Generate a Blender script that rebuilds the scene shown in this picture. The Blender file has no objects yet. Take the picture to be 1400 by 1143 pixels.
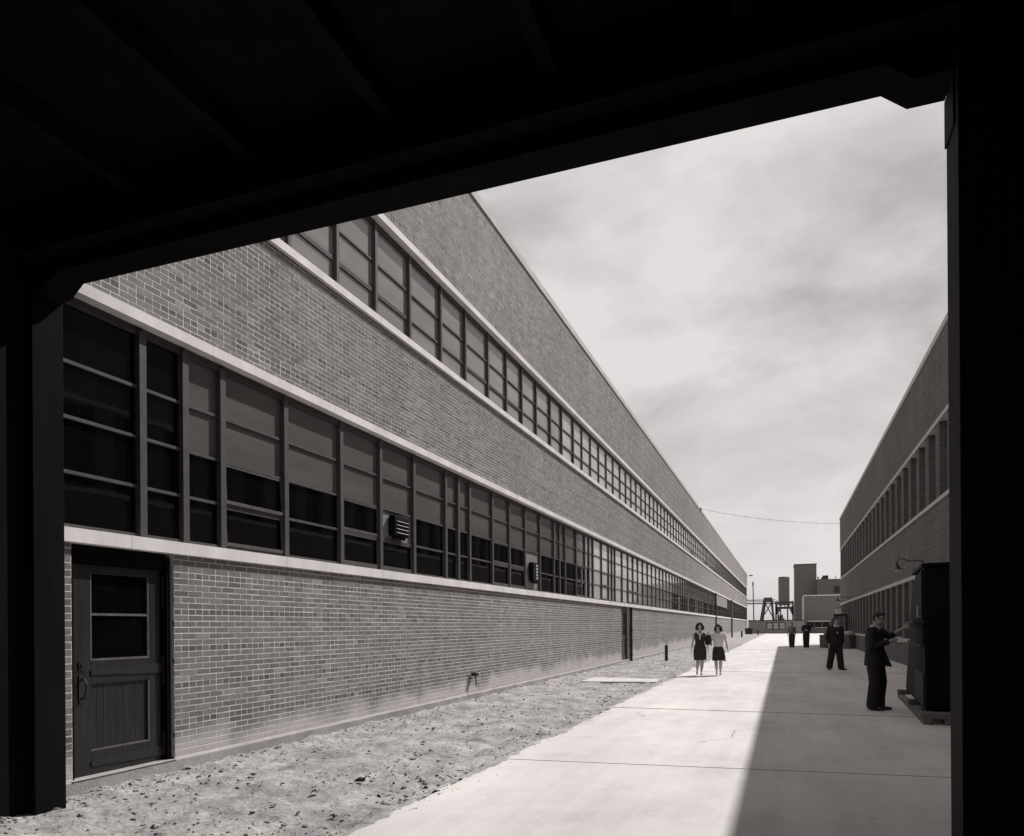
import bpy, math, random
import numpy as np
from mathutils import Vector, Matrix, noise
random.seed(7); rng = np.random.default_rng(7)
scn = bpy.context.scene
COL = scn.collection
R = math.radians
# ------------------------------------------------------------------ camera
YAW = math.atan(371/993.); ROLL = R(0.4)
r_ = Vector((math.cos(YAW), math.sin(YAW), 0)); f_ = Vector((-math.sin(YAW), math.cos(YAW), 0)); u_ = Vector((0, 0, 1))
rr = math.cos(ROLL)*r_ - math.sin(ROLL)*u_; uu = math.sin(ROLL)*r_ + math.cos(ROLL)*u_
cd = bpy.data.cameras.new('camera'); cam = bpy.data.objects.new('camera', cd); COL.objects.link(cam)
m = Matrix((( rr.x, uu.x, -f_.x, 0), (rr.y, uu.y, -f_.y, 0), (rr.z, uu.z, -f_.z, 1.6), (0, 0, 0, 1)))
cam.matrix_world = m
cd.sensor_width = 36; cd.sensor_fit = 'HORIZONTAL'; cd.lens = 36*993/1400.; cd.shift_y = 285.6/1400.
cd.clip_start = 0.05; cd.clip_end = 6000
scn.camera = cam
# ------------------------------------------------------------------ world, sun, exposure
SUNV = Vector((.462, .765, 1.0)).normalized()
EL = math.asin(SUNV.z); AZ = math.atan2(SUNV.x, SUNV.y)
w = bpy.data.worlds.new('World'); scn.world = w; w.use_nodes = True
nt = w.node_tree; nt.nodes.clear(); N = nt.nodes.new; L = nt.links.new
out = N('ShaderNodeOutputWorld'); bg = N('ShaderNodeBackground'); L(bg.outputs[0], out.inputs[0])
sky = N('ShaderNodeTexSky'); sky.sky_type = 'NISHITA'; sky.sun_disc = False
sky.sun_elevation = EL; sky.sun_rotation = AZ; sky.air_density = 1; sky.dust_density = 1.5
bw = N('ShaderNodeRGBToBW'); L(sky.outputs[0], bw.inputs[0])
pw = N('ShaderNodeMath'); pw.operation = 'POWER'; L(bw.outputs[0], pw.inputs[0]); pw.inputs[1].default_value = .35
ml = N('ShaderNodeMath'); ml.operation = 'MULTIPLY'; L(pw.outputs[0], ml.inputs[0]); ml.inputs[1].default_value = 3.7
tc = N('ShaderNodeTexCoord'); sp = N('ShaderNodeSeparateXYZ'); L(tc.outputs['Generated'], sp.inputs[0])
ad = N('ShaderNodeMath'); ad.operation = 'ADD'; ad.inputs[1].default_value = .42; 
mxz = N('ShaderNodeMath'); mxz.operation = 'MAXIMUM'; mxz.inputs[1].default_value = 0; L(sp.outputs[2], mxz.inputs[0]); L(mxz.outputs[0], ad.inputs[0])
dx = N('ShaderNodeMath'); dx.operation = 'DIVIDE'; L(sp.outputs[0], dx.inputs[0]); L(ad.outputs[0], dx.inputs[1])
dy = N('ShaderNodeMath'); dy.operation = 'DIVIDE'; L(sp.outputs[1], dy.inputs[0]); L(ad.outputs[0], dy.inputs[1])
cb = N('ShaderNodeCombineXYZ'); L(dx.outputs[0], cb.inputs[0]); L(dy.outputs[0], cb.inputs[1])
mp = N('ShaderNodeMapping'); mp.inputs['Location'].default_value = (0.2, 3.3, 0); mp.inputs['Rotation'].default_value = (0, 0, R(25)); mp.inputs['Scale'].default_value = (1.05, 1.25, 1)
L(cb.outputs[0], mp.inputs[0])
n1 = N('ShaderNodeTexNoise'); n1.inputs['Scale'].default_value = 2.2; n1.inputs['Detail'].default_value = 9; n1.inputs['Roughness'].default_value = .56; n1.inputs['Distortion'].default_value = .25
L(mp.outputs[0], n1.inputs['Vector'])
rp = N('ShaderNodeValToRGB'); rp.color_ramp.elements[0].position = .37; rp.color_ramp.elements[0].color = (4.2, 4.2, 4.2, 1)
rp.color_ramp.elements[1].position = .60; rp.color_ramp.elements[1].color = (7.5, 7.5, 7.5, 1)
L(n1.outputs[0], rp.inputs[0])
mix = N('ShaderNodeMix'); mix.data_type = 'FLOAT'; mix.inputs[0].default_value = .85
cbw = N('ShaderNodeRGBToBW'); L(rp.outputs[0], cbw.inputs[0])
hz_ = N('ShaderNodeMapRange'); hz_.inputs[1].default_value = .0; hz_.inputs[2].default_value = .34; hz_.inputs[3].default_value = .12; hz_.inputs[4].default_value = .9; L(mxz.outputs[0], hz_.inputs[0]); L(hz_.outputs[0], mix.inputs[0]); L(ml.outputs[0], mix.inputs[2]); L(cbw.outputs[0], mix.inputs[3])
tint = N('ShaderNodeVectorMath'); tint.operation = 'SCALE'; tint.inputs[0].default_value = (1.035, .992, .985); L(mix.outputs[0], tint.inputs['Scale'])
L(tint.outputs[0], bg.inputs[0]); bg.inputs[1].default_value = .09
sd = bpy.data.lights.new('sun', 'SUN'); sd.energy = 4.3; sd.angle = R(.5); sd.color = (1.0, .985, .97)
sun = bpy.data.objects.new('sun', sd); COL.objects.link(sun); sun.rotation_euler = SUNV.to_track_quat('Z', 'Y').to_euler(); sun.location = (20, 30, 40)
scn.view_settings.view_transform = 'Standard'; scn.view_settings.look = 'None'; scn.view_settings.gamma = 1
scn.view_settings.use_curve_mapping = False; scn.view_settings.exposure = 0.15
scn.render.engine = 'CYCLES'
# ------------------------------------------------------------------ materials
WARM = (1.05, .985, .96)
def mat(name, v, rough=.8, var=.12, scale=3., bump=0., bscale=60., spec=.3, v2=None, metal=0., stretch=None, fine=0., transm=None):
    m = bpy.data.materials.new(name); m.use_nodes = True; nt = m.node_tree; N = nt.nodes.new; L = nt.links.new
    b = nt.nodes['Principled BSDF']; b.inputs['Roughness'].default_value = rough; b.inputs['Metallic'].default_value = metal
    b.inputs['Specular IOR Level'].default_value = spec
    g = N('ShaderNodeNewGeometry'); mp = N('ShaderNodeMapping'); L(g.outputs['Position'], mp.inputs[0])
    if stretch: mp.inputs['Scale'].default_value = stretch
    n = N('ShaderNodeTexNoise'); n.inputs['Scale'].default_value = scale; n.inputs['Detail'].default_value = 6; n.inputs['Roughness'].default_value = .62
    L(mp.outputs[0], n.inputs['Vector'])
    lo = v*(1-var) if v2 is None else v; hi = v*(1+var) if v2 is None else v2
    rp = N('ShaderNodeValToRGB'); rp.color_ramp.elements[0].position = .33; rp.color_ramp.elements[1].position = .67
    rp.color_ramp.elements[0].color = [lo*c for c in WARM]+[1]; rp.color_ramp.elements[1].color = [hi*c for c in WARM]+[1]
    L(n.outputs[0], rp.inputs[0]); last = rp.outputs[0]
    if fine:
        n2 = N('ShaderNodeTexNoise'); n2.inputs['Scale'].default_value = bscale; n2.inputs['Detail'].default_value = 4; L(g.outputs['Position'], n2.inputs['Vector'])
        mr = N('ShaderNodeMapRange'); mr.inputs[1].default_value = .3; mr.inputs[2].default_value = .7; mr.inputs[3].default_value = 1-fine; mr.inputs[4].default_value = 1+fine; L(n2.outputs[0], mr.inputs[0])
        vm = N('ShaderNodeVectorMath'); vm.operation = 'SCALE'; L(last, vm.inputs[0]); L(mr.outputs[0], vm.inputs['Scale']); last = vm.outputs[0]
    L(last, b.inputs['Base Color'])
    if bump:
        n3 = N('ShaderNodeTexNoise'); n3.inputs['Scale'].default_value = bscale; n3.inputs['Detail'].default_value = 5; L(g.outputs['Position'], n3.inputs['Vector'])
        bp = N('ShaderNodeBump'); bp.inputs['Strength'].default_value = bump; bp.inputs['Distance'].default_value = .01; L(n3.outputs[0], bp.inputs['Height']); L(bp.outputs[0], b.inputs['Normal'])
    return m

def brick_mat(name, lo, hi, efflo, splash=True):
    m = bpy.data.materials.new(name); m.use_nodes = True; nt = m.node_tree; N = nt.nodes.new; L = nt.links.new
    b = nt.nodes['Principled BSDF']; b.inputs['Roughness'].default_value = .85; b.inputs['Specular IOR Level'].default_value = .25
    at = N('ShaderNodeAttribute'); at.attribute_name = 'tone'; g = N('ShaderNodeNewGeometry')
    rp = N('ShaderNodeValToRGB'); rp.color_ramp.elements[0].color = [lo*c for c in WARM]+[1]; rp.color_ramp.elements[1].color = [hi*c for c in WARM]+[1]
    L(at.outputs['Fac'], rp.inputs[0])
    n = N('ShaderNodeTexNoise'); n.inputs['Scale'].default_value = 45; n.inputs['Detail'].default_value = 5; L(g.outputs['Position'], n.inputs['Vector'])
    mr = N('ShaderNodeMapRange'); mr.inputs[1].default_value = .3; mr.inputs[2].default_value = .7; mr.inputs[3].default_value = .8; mr.inputs[4].default_value = 1.2; L(n.outputs[0], mr.inputs[0])
    nb = N('ShaderNodeTexNoise'); nb.inputs['Scale'].default_value = .55; nb.inputs['Detail'].default_value = 5; L(g.outputs['Position'], nb.inputs['Vector'])
    mb_ = N('ShaderNodeMapRange'); mb_.inputs[1].default_value = .3; mb_.inputs[2].default_value = .7; mb_.inputs[3].default_value = .86; mb_.inputs[4].default_value = 1.14; L(nb.outputs[0], mb_.inputs[0])
    st = N('ShaderNodeTexNoise'); st.inputs['Scale'].default_value = 1; st.inputs['Detail'].default_value = 6; sm_ = N('ShaderNodeMapping'); sm_.inputs['Scale'].default_value = (1, 3.2, .22); L(g.outputs['Position'], sm_.inputs[0]); L(sm_.outputs[0], st.inputs['Vector'])
    sr = N('ShaderNodeMapRange'); sr.inputs[1].default_value = .35; sr.inputs[2].default_value = .65; sr.inputs[3].default_value = .9; sr.inputs[4].default_value = 1.1; L(st.outputs[0], sr.inputs[0])
    m0 = N('ShaderNodeMath'); m0.operation = 'MULTIPLY'; L(mr.outputs[0], m0.inputs[0]); L(sr.outputs[0], m0.inputs[1])
    mm = N('ShaderNodeMath'); mm.operation = 'MULTIPLY'; L(m0.outputs[0], mm.inputs[0]); L(mb_.outputs[0], mm.inputs[1])
    vm = N('ShaderNodeVectorMath'); vm.operation = 'SCALE'; L(rp.outputs[0], vm.inputs[0]); L(mm.outputs[0], vm.inputs['Scale']); last = vm.outputs[0]
    if splash:   # pale lime and mud splashed up the foot of the wall, ragged upper edge
        s = N('ShaderNodeSeparateXYZ'); L(g.outputs['Position'], s.inputs[0])
        ns = N('ShaderNodeTexNoise'); ns.inputs['Scale'].default_value = 1.3; ns.inputs['Detail'].default_value = 8; L(g.outputs['Position'], ns.inputs['Vector'])
        a = N('ShaderNodeMath'); a.operation = 'MULTIPLY'; L(ns.outputs[0], a.inputs[0]); a.inputs[1].default_value = .75
        sb = N('ShaderNodeMath'); sb.operation = 'SUBTRACT'; L(a.outputs[0], sb.inputs[0]); L(s.outputs[2], sb.inputs[1])
        yr = N('ShaderNodeMapRange'); yr.inputs[1].default_value = 6; yr.inputs[2].default_value = 45; yr.inputs[3].default_value = 0; yr.inputs[4].default_value = .3; L(s.outputs[1], yr.inputs[0])
        sa = N('ShaderNodeMath'); sa.operation = 'ADD'; L(sb.outputs[0], sa.inputs[0]); L(yr.outputs[0], sa.inputs[1])
        f = N('ShaderNodeMapRange'); f.inputs[1].default_value = -.06; f.inputs[2].default_value = .2; f.inputs[3].default_value = 0; f.inputs[4].default_value = .8; L(sa.outputs[0], f.inputs[0])
        mx = N('ShaderNodeMix'); mx.data_type = 'RGBA'; L(f.outputs[0], mx.inputs[0]); L(last, mx.inputs[6]); mx.inputs[7].default_value = [efflo*c for c in WARM]+[1]; last = mx.outputs[2]
    L(last, b.inputs['Base Color'])
    bp = N('ShaderNodeBump'); bp.inputs['Strength'].default_value = .35; bp.inputs['Distance'].default_value = .004; L(n.outputs[0], bp.inputs['Height']); L(bp.outputs[0], b.inputs['Normal'])
    return m

def concrete_mat(name, lo, hi):
    m = bpy.data.materials.new(name); m.use_nodes = True; nt = m.node_tree; N = nt.nodes.new; L = nt.links.new
    b = nt.nodes['Principled BSDF']; b.inputs['Roughness'].default_value = .8; b.inputs['Specular IOR Level'].default_value = .3
    g = N('ShaderNodeNewGeometry'); last = None
    def layer(scale, stretch, a, b_, c, d, det=6, rough=.6, voro=False):
        nonlocal last
        mp = N('ShaderNodeMapping'); mp.inputs['Scale'].default_value = stretch; L(g.outputs['Position'], mp.inputs[0])
        if voro: n = N('ShaderNodeTexVoronoi'); n.inputs['Scale'].default_value = scale; o = n.outputs['Distance']
        else: n = N('ShaderNodeTexNoise'); n.inputs['Scale'].default_value = scale; n.inputs['Detail'].default_value = det; n.inputs['Roughness'].default_value = rough; o = n.outputs[0]
        L(mp.outputs[0], n.inputs['Vector'])
        r = N('ShaderNodeMapRange'); r.inputs[1].default_value = a; r.inputs[2].default_value = b_; r.inputs[3].default_value = c; r.inputs[4].default_value = d; L(o, r.inputs[0])
        if last is None: last = r.outputs[0]
        else:
            k = N('ShaderNodeMath'); k.operation = 'MULTIPLY'; L(last, k.inputs[0]); L(r.outputs[0], k.inputs[1]); last = k.outputs[0]
        return n
    layer(.5, (1.5, .5, 1), .3, .7, lo, hi)
    layer(1.0, (3.5, .12, 1), .3, .62, .93, 1.03)
    layer(2.2, (1, .6, 1), .28, .5, .88, 1.0, 9, .7)
    layer(.35, (1, 1, 1), .40, .5, .9, 1.0, 12, .75)
    layer(1.1, (1, .8, 1), .0, .07, .72, 1.0, voro=True)
    layer(5., (1, 1, 1), .03, .08, .86, 1.0, voro=True)
    fn = layer(70, (1, 1, 1), .3, .7, .9, 1.1)
    c = N('ShaderNodeVectorMath'); c.operation = 'SCALE'; c.inputs[0].default_value = WARM; L(last, c.inputs['Scale']); L(c.outputs[0], b.inputs['Base Color'])
    bp = N('ShaderNodeBump'); bp.inputs['Strength'].default_value = .35; bp.inputs['Distance'].default_value = .01; L(fn.outputs[0], bp.inputs['Height']); L(bp.outputs[0], b.inputs['Normal'])
    return m

def glass_mat(name, v, rough, wav=.15):
    m = bpy.data.materials.new(name); m.use_nodes = True; nt = m.node_tree; N = nt.nodes.new; L = nt.links.new
    b = nt.nodes['Principled BSDF']; b.inputs['Roughness'].default_value = rough; b.inputs['Specular IOR Level'].default_value = .5
    g = N('ShaderNodeNewGeometry'); n = N('ShaderNodeTexNoise'); n.inputs['Scale'].default_value = 2.2; n.inputs['Detail'].default_value = 7
    mp = N('ShaderNodeMapping'); mp.inputs['Scale'].default_value = (1, .35, 1.6); L(g.outputs['Position'], mp.inputs[0]); L(mp.outputs[0], n.inputs['Vector'])
    rp = N('ShaderNodeValToRGB'); rp.color_ramp.elements[0].position = .3; rp.color_ramp.elements[1].position = .75
    rp.color_ramp.elements[0].color = [v*.82*c for c in WARM]+[1]; rp.color_ramp.elements[1].color = [v*1.2*c for c in WARM]+[1]
    L(n.outputs[0], rp.inputs[0]); L(rp.outputs[0], b.inputs['Base Color'])
    n2 = N('ShaderNodeTexNoise'); n2.inputs['Scale'].default_value = 3.5; L(g.outputs['Position'], n2.inputs['Vector'])
    bp = N('ShaderNodeBump'); bp.inputs['Strength'].default_value = wav; bp.inputs['Distance'].default_value = .01; L(n2.outputs[0], bp.inputs['Height']); L(bp.outputs[0], b.inputs['Normal'])
    return m

M = dict(
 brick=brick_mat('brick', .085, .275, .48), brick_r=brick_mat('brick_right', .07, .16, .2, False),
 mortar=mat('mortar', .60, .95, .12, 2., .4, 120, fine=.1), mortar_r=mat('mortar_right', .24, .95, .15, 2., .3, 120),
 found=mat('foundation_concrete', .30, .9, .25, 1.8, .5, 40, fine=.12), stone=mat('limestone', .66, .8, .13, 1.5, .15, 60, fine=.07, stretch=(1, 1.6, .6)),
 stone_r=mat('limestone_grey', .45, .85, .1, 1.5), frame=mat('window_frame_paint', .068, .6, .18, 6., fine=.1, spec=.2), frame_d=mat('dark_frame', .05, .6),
 clear=glass_mat('clear_glass', .003, .03, .05), obsc=glass_mat('obscured_glass', .10, .1, .04), obsc_sky=glass_mat('obscured_sky_glass', .2, .07, .04),  # last glass: pale obscured panes, also sky reflection painted into far lower panes
 sky_glass=glass_mat('sky_reflection_glass', .38, .07, .04),  # pale base colour stands in for bright sky mirrored in distant panes
 panel=mat('grey_panel', .2, .6, .1), conc=concrete_mat('pavement_concrete', .47, .62),
 dirt=mat('dirt', .19, .95, 0, 1.6, .9, 26, v2=.39, fine=.3), clod=mat('clods', .13, .95, 0, 9., .4, 60, v2=.36),
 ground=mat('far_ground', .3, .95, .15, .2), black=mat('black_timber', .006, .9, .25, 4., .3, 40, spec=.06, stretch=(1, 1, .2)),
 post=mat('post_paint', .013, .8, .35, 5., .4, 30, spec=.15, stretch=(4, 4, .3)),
 door=mat('door_paint', .015, .38, .55, 7., .3, 60, spec=.5, stretch=(6, 6, .4)), doorw=mat('door_worn_edge', .10, .7, .3, 9.),
 iron=mat('black_iron', .015, .45, .2, 8., spec=.5), greyiron=mat('grey_iron', .12, .5, .2), wood=mat('worn_timber', .16, .8, .35, 5., .3, 40, stretch=(5, .5, 5), fine=.2),
 cab=mat('cabinet_paint', .006, .7, .35, 2., .2, 30, spec=.1), cabw=mat('cabinet_worn_board', .028, .7, .4, 4., stretch=(3, 3, .5)),
 skin=mat('skin', .30, .55, .06, 10.), skin_p=mat('pale_skin', .44, .55, .06, 10.), hair=mat('dark_hair', .018, .45, .4, 40., .8, 90), lip=mat('lips', .09, .5), eye=mat('eye', .03, .3),  # second skin tone is the paler one, worn by the women
 suit=mat('dark_suit', .018, .85, .25, 12., .3, 80), suit2=mat('charcoal_cloth', .03, .85, .25, 12., .3, 80), white=mat('white_cloth', .62, .8, .06, 8.), blouse=mat('pale_blouse', .66, .8, .08, 10., .2, 40),
 skirt=mat('dark_skirt', .032, .85, .25, 10., .3, 60), grey=mat('grey_shirt', .14, .85, .15, 12.), shoe=mat('dark_shoe', .015, .35, spec=.5), tie=mat('dark_tie', .03, .7), stock=mat('stocking', .17, .6),
 drum=mat('drum_steel', .13, .5, .35, 3.), sack=mat('pale_sack', .4, .9, .15, 8., .5, 30), tower=mat('far_brick', .135, .9, .12, 1.2, stretch=(1, 1, 6)), tower2=mat('far_brick_pale', .145, .9, .1, 1.5, stretch=(1, 1, 8)),
 shed=mat('shed_siding', .24, .85, .08, 2.), steel=mat('trestle_steel', .07, .7, .15, 3.), lampw=mat('white_enamel', .7, .3), leaf=mat('foliage', .05, .8, .4, 5.), tin=mat('galvanised', .4, .4, .1, 4.), roof=mat('roof_felt', .02, .9, spec=.1))
# ------------------------------------------------------------------ mesh helpers
ORG = {}
class MB:
    def __init__(s): s.v = []; s.f = []
    def box(s, x0, x1, y0, y1, z0, z1):
        n = len(s.v); s.v += [(x0,y0,z0),(x1,y0,z0),(x1,y1,z0),(x0,y1,z0),(x0,y0,z1),(x1,y0,z1),(x1,y1,z1),(x0,y1,z1)]
        s.f += [tuple(n+i for i in q) for q in ((0,3,2,1),(4,5,6,7),(0,1,5,4),(1,2,6,5),(2,3,7,6),(3,0,4,7))]; return s
    def hexa(s, p):   # 8 points, bottom ring then top ring
        n = len(s.v); s.v += [tuple(q) for q in p]
        s.f += [tuple(n+i for i in q) for q in ((0,3,2,1),(4,5,6,7),(0,1,5,4),(1,2,6,5),(2,3,7,6),(3,0,4,7))]; return s
    def beam(s, a, b, wd, hd, upv=(0,0,1)):
        a = Vector(a); b = Vector(b); t = (b-a).normalized(); u = Vector(upv); 
        if abs(t.dot(u)) > .98: u = Vector((0,1,0))
        sd = t.cross(u).normalized(); up = sd.cross(t).normalized(); p = []
        for c in (a, b):
            for (i, j) in ((-1,-1),(1,-1),(1,1),(-1,1)): p.append(c+sd*i*wd/2+up*j*hd/2)
        return s.hexa([p[0],p[1],p[5],p[4],p[3],p[2],p[6],p[7]])
    def loft(s, pts, rad, seg=14, ref=(1,0,0), mod=None, cap=True):
        pts = [Vector(p) for p in pts]; n0 = len(s.v); ref = Vector(ref)
        for i, p in enumerate(pts):
            t = (pts[min(i+1,len(pts)-1)]-pts[max(i-1,0)]).normalized()
            u = ref - t*ref.dot(t)
            if i: u = pu - t*pu.dot(t)
            if u.length < 1e-3: u = Vector((0,1,0)) - t*t.y
            u.normalize(); pu = u.copy(); v = t.cross(u); r = rad[i]; ra, rb = (r, r) if not isinstance(r, tuple) else r
            for k in range(seg):
                a = 2*math.pi*k/seg; q = mod(i, a) if mod else 1
                s.v.append(tuple(p+u*math.cos(a)*ra*q+v*math.sin(a)*rb*q))
        for i in range(len(pts)-1):
            for k in range(seg):
                a = n0+i*seg+k; b = n0+i*seg+(k+1)%seg; s.f.append((a, b, b+seg, a+seg))
        if cap: s.f.append(tuple(n0+k for k in range(seg))[::-1]); s.f.append(tuple(n0+(len(pts)-1)*seg+k for k in range(seg)))
        return s
    def ell(s, c, r, seg=16, rings=10, rot=None):
        pts = []; rad = []
        n0 = len(s.v); c = Vector(c)
        for i in range(1, rings):
            ph = math.pi*i/rings
            for k in range(seg):
                a = 2*math.pi*k/seg; q = Vector((math.sin(ph)*math.cos(a)*r[0], math.sin(ph)*math.sin(a)*r[1], -math.cos(ph)*r[2]))
                if rot: q = rot @ q
                s.v.append(tuple(c+q))
        bt = Vector((0,0,-r[2])); tp = Vector((0,0,r[2]))
        if rot: bt = rot @ bt; tp = rot @ tp
        s.v.append(tuple(c+bt)); s.v.append(tuple(c+tp)); B = len(s.v)-2; T = B+1
        for i in range(rings-2):
            for k in range(seg):
                a = n0+i*seg+k; b = n0+i*seg+(k+1)%seg; s.f.append((a, b, b+seg, a+seg))
        for k in range(seg):
            s.f.append((B, n0+(k+1)%seg, n0+k)); s.f.append((T, n0+(rings-2)*seg+k, n0+(rings-2)*seg+(k+1)%seg))
        return s
    def cyl(s, a, b, r, seg=12, r2=None): return s.loft([a, b], [r, r2 if r2 is not None else r], seg)
    def mesh(s, name, org=(0,0,0)):
        me = bpy.data.meshes.new(name); o = org
        me.from_pydata([(v[0]-o[0], v[1]-o[1], v[2]-o[2]) for v in s.v], [], s.f); me.update(); return me
def tag(o, label=None, cat=None, group=None, kind=None):
    if label: o['label'] = label
    if cat: o['category'] = cat
    if group: o['group'] = group
    if kind: o['kind'] = kind
    return o
def thing(name, label, cat, loc=(0,0,0), rz=0, group=None, kind=None):
    o = bpy.data.objects.new(name, None); COL.objects.link(o); o.location = loc; o.rotation_euler = (0, 0, rz); o.empty_display_size = .2
    ORG[o] = tuple(loc); return tag(o, label, cat, group, kind)
def add(name, mb, mt, parent=None, smooth=False, bevel=0, world=True, kind=None, label=None):
    og = ORG.get(parent, (0,0,0)) if (parent and world) else (0,0,0)
    me = mb.mesh(name, og) if isinstance(mb, MB) else mb
    if not me.materials: me.materials.append(mt)
    o = bpy.data.objects.new(name, me); COL.objects.link(o)
    if parent: o.parent = parent; ORG[o] = og
    if smooth: me.shade_smooth()
    if bevel: b = o.modifiers.new('b', 'BEVEL'); b.width = bevel; b.segments = 2; b.limit_method = 'ANGLE'
    if kind: o['kind'] = kind
    if label: o['label'] = label
    return o
def inst(name, me, parent, loc):
    o = bpy.data.objects.new(name, me); COL.objects.link(o); o.parent = parent; o.location = loc; ORG[o] = ORG.get(parent, (0,0,0)); return o
def npmesh(name, V, F, mt, tone=None):   # V (n,3), F (m,4)
    me = bpy.data.meshes.new(name); me.vertices.add(len(V)); me.vertices.foreach_set('co', np.ascontiguousarray(V, dtype=np.float32).ravel())
    me.loops.add(F.size); me.loops.foreach_set('vertex_index', np.ascontiguousarray(F, dtype=np.int32).ravel())
    me.polygons.add(len(F)); me.polygons.foreach_set('loop_start', np.arange(0, F.size, 4, dtype=np.int32)); me.polygons.foreach_set('loop_total', np.full(len(F), 4, dtype=np.int32))
    if tone is not None:
        a = me.attributes.new('tone', 'FLOAT', 'FACE'); a.data.foreach_set('value', np.ascontiguousarray(tone, dtype=np.float32))
    me.update(calc_edges=True); me.validate(); me.shade_flat(); me.materials.append(mt); return me
# ------------------------------------------------------------------ brickwork
H = .0699; LB = .216; JT = .0135
def courses(z0, zt, head_at):        # list of (z bottom, is header)
    res = []; z = z0; i = 0
    while z + H*.55 < zt:
        res.append((z, min(z+H, zt), (i-head_at) % 6 == 0, i)); z += H; i += 1
    return res
def bricks(crs, segs, anchor):       # -> arrays y0,y1,z0,z1,header
    out = []
    for (z0, z1, hd, i) in crs:
        st = LB/2 if hd else LB; off = 0 if hd else (LB/2 if i % 2 else 0)
        for (a, b) in segs:
            k0 = math.floor((a-anchor-off)/st); k1 = math.ceil((b-anchor-off)/st)
            ks = np.arange(k0, k1); y0 = np.maximum(anchor+off+ks*st+JT/2, a); y1 = np.minimum(anchor+off+(ks+1)*st-JT/2, b)
            ok = y1-y0 > .025
            y0 = y0[ok]; y1 = y1[ok]
            out.append(np.stack([y0, y1, np.full_like(y0, z0+JT/2), np.full_like(y0, z1-JT/2 if z1-z0 > H*.8 else z1), np.full_like(y0, float(hd))], 1))
    return np.concatenate(out)
def tones(B):
    t = rng.normal(.46, .115, len(B)); t = np.where(B[:,4] > .5, rng.normal(.27, .15, len(B)), t)
    pale = rng.random(len(B)) < .018; t[pale] = rng.uniform(.8, 1.0, pale.sum()); return np.clip(t, 0, 1)
QF = np.array([[0,1,2,3],[4,5,1,0],[5,6,2,1],[6,7,3,2],[7,4,0,3]])
def brick_arrays(B, t, X, sg, depth=.03, org=(0,0,0)):
    n = len(B); x = X + sg*rng.uniform(-.0006, .0010, n); xb = np.full(n, X-sg*depth)
    j = rng.uniform(-.0015, .0015, (n, 4))
    y0, y1, z0, z1 = B[:,0]+j[:,0], B[:,1]+j[:,1], B[:,2]+j[:,2], B[:,3]+j[:,3]
    P = np.zeros((n, 8, 3)); 
    for k, (yy, zz) in enumerate(((y0,z0),(y1,z0),(y1,z1),(y0,z1))):
        P[:,k] = np.stack([x, yy, zz], 1); P[:,k+4] = np.stack([xb, yy, zz], 1)
    P -= np.array(org); F = (QF[None]+8*np.arange(n)[:,None,None]).reshape(-1,4)
    if sg < 0: F = F[:, ::-1]
    return P.reshape(-1,3), F, np.repeat(t, 5)
# ------------------------------------------------------------------ ground
XL, XR = -6.46, 4.46
gm = MB(); gm.box(-3000, 3000, -3000, 3000, -.4, -.16); tag(add('ground', gm, M['ground']), kind='structure')
pv = thing('pavement', None, None, (0, 8, 0), kind='structure')
jt = [-7.2, -3.3, 2.4, 8.28, 14.15, 20.2, 26.3, 32.4, 38.5, 44.7, 50.8, 57.0, 63.1, 66.4]
sk = {3: (8.235, 8.96)}
def jl(i):
    return sk.get(i, (jt[i]+rng.uniform(-.05,.02), jt[i]+rng.uniform(-.02,.06)))
JL = [jl(i) for i in range(len(jt))]
for i in range(len(jt)-1):
    a0, a1 = JL[i]; b0, b1 = JL[i+1]; g = .007; g0 = .03 if i == 3 else (.02 if i > 5 else .010); g1 = .03 if i == 2 else (.02 if i > 4 else .010); mb = MB(); zt = (0, -.006)[i % 2]
    xl = -3.2+.0; xr = XR
    pts = []
    n = 10; xsn = np.linspace(xl, xr, n+1)
    for k in range(n):
        e0 = .012*math.sin(7.3*i+k*2.1) if k == 0 else 0
        mb.hexa([(xsn[k]+(e0), a0+(a1-a0)*k/n+g0, -.15),(xsn[k+1], a0+(a1-a0)*(k+1)/n+g0, -.15),(xsn[k+1], b0+(b1-b0)*(k+1)/n-g1, -.15),(xsn[k]+e0, b0+(b1-b0)*k/n-g1, -.15),
                 (xsn[k]+(e0), a0+(a1-a0)*k/n+g0, zt),(xsn[k+1], a0+(a1-a0)*(k+1)/n+g0, zt),(xsn[k+1], b0+(b1-b0)*(k+1)/n-g1, zt),(xsn[k]+e0, b0+(b1-b0)*k/n-g1, zt)])
    add('slab', mb, M['conc'], pv)
    if i: jb = MB(); jb.hexa([(xl+.01,a0-.02,-.15),(xr,a1-.02,-.15),(xr,a1+.02,-.15),(xl+.01,a0+.02,-.15),(xl+.01,a0-.02,-.012),(xr,a1-.02,-.012),(xr,a1+.02,-.012),(xl+.01,a0+.02,-.012)]); add('joint_filler', jb, M['iron'], pv)
ck = MB()
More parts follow.
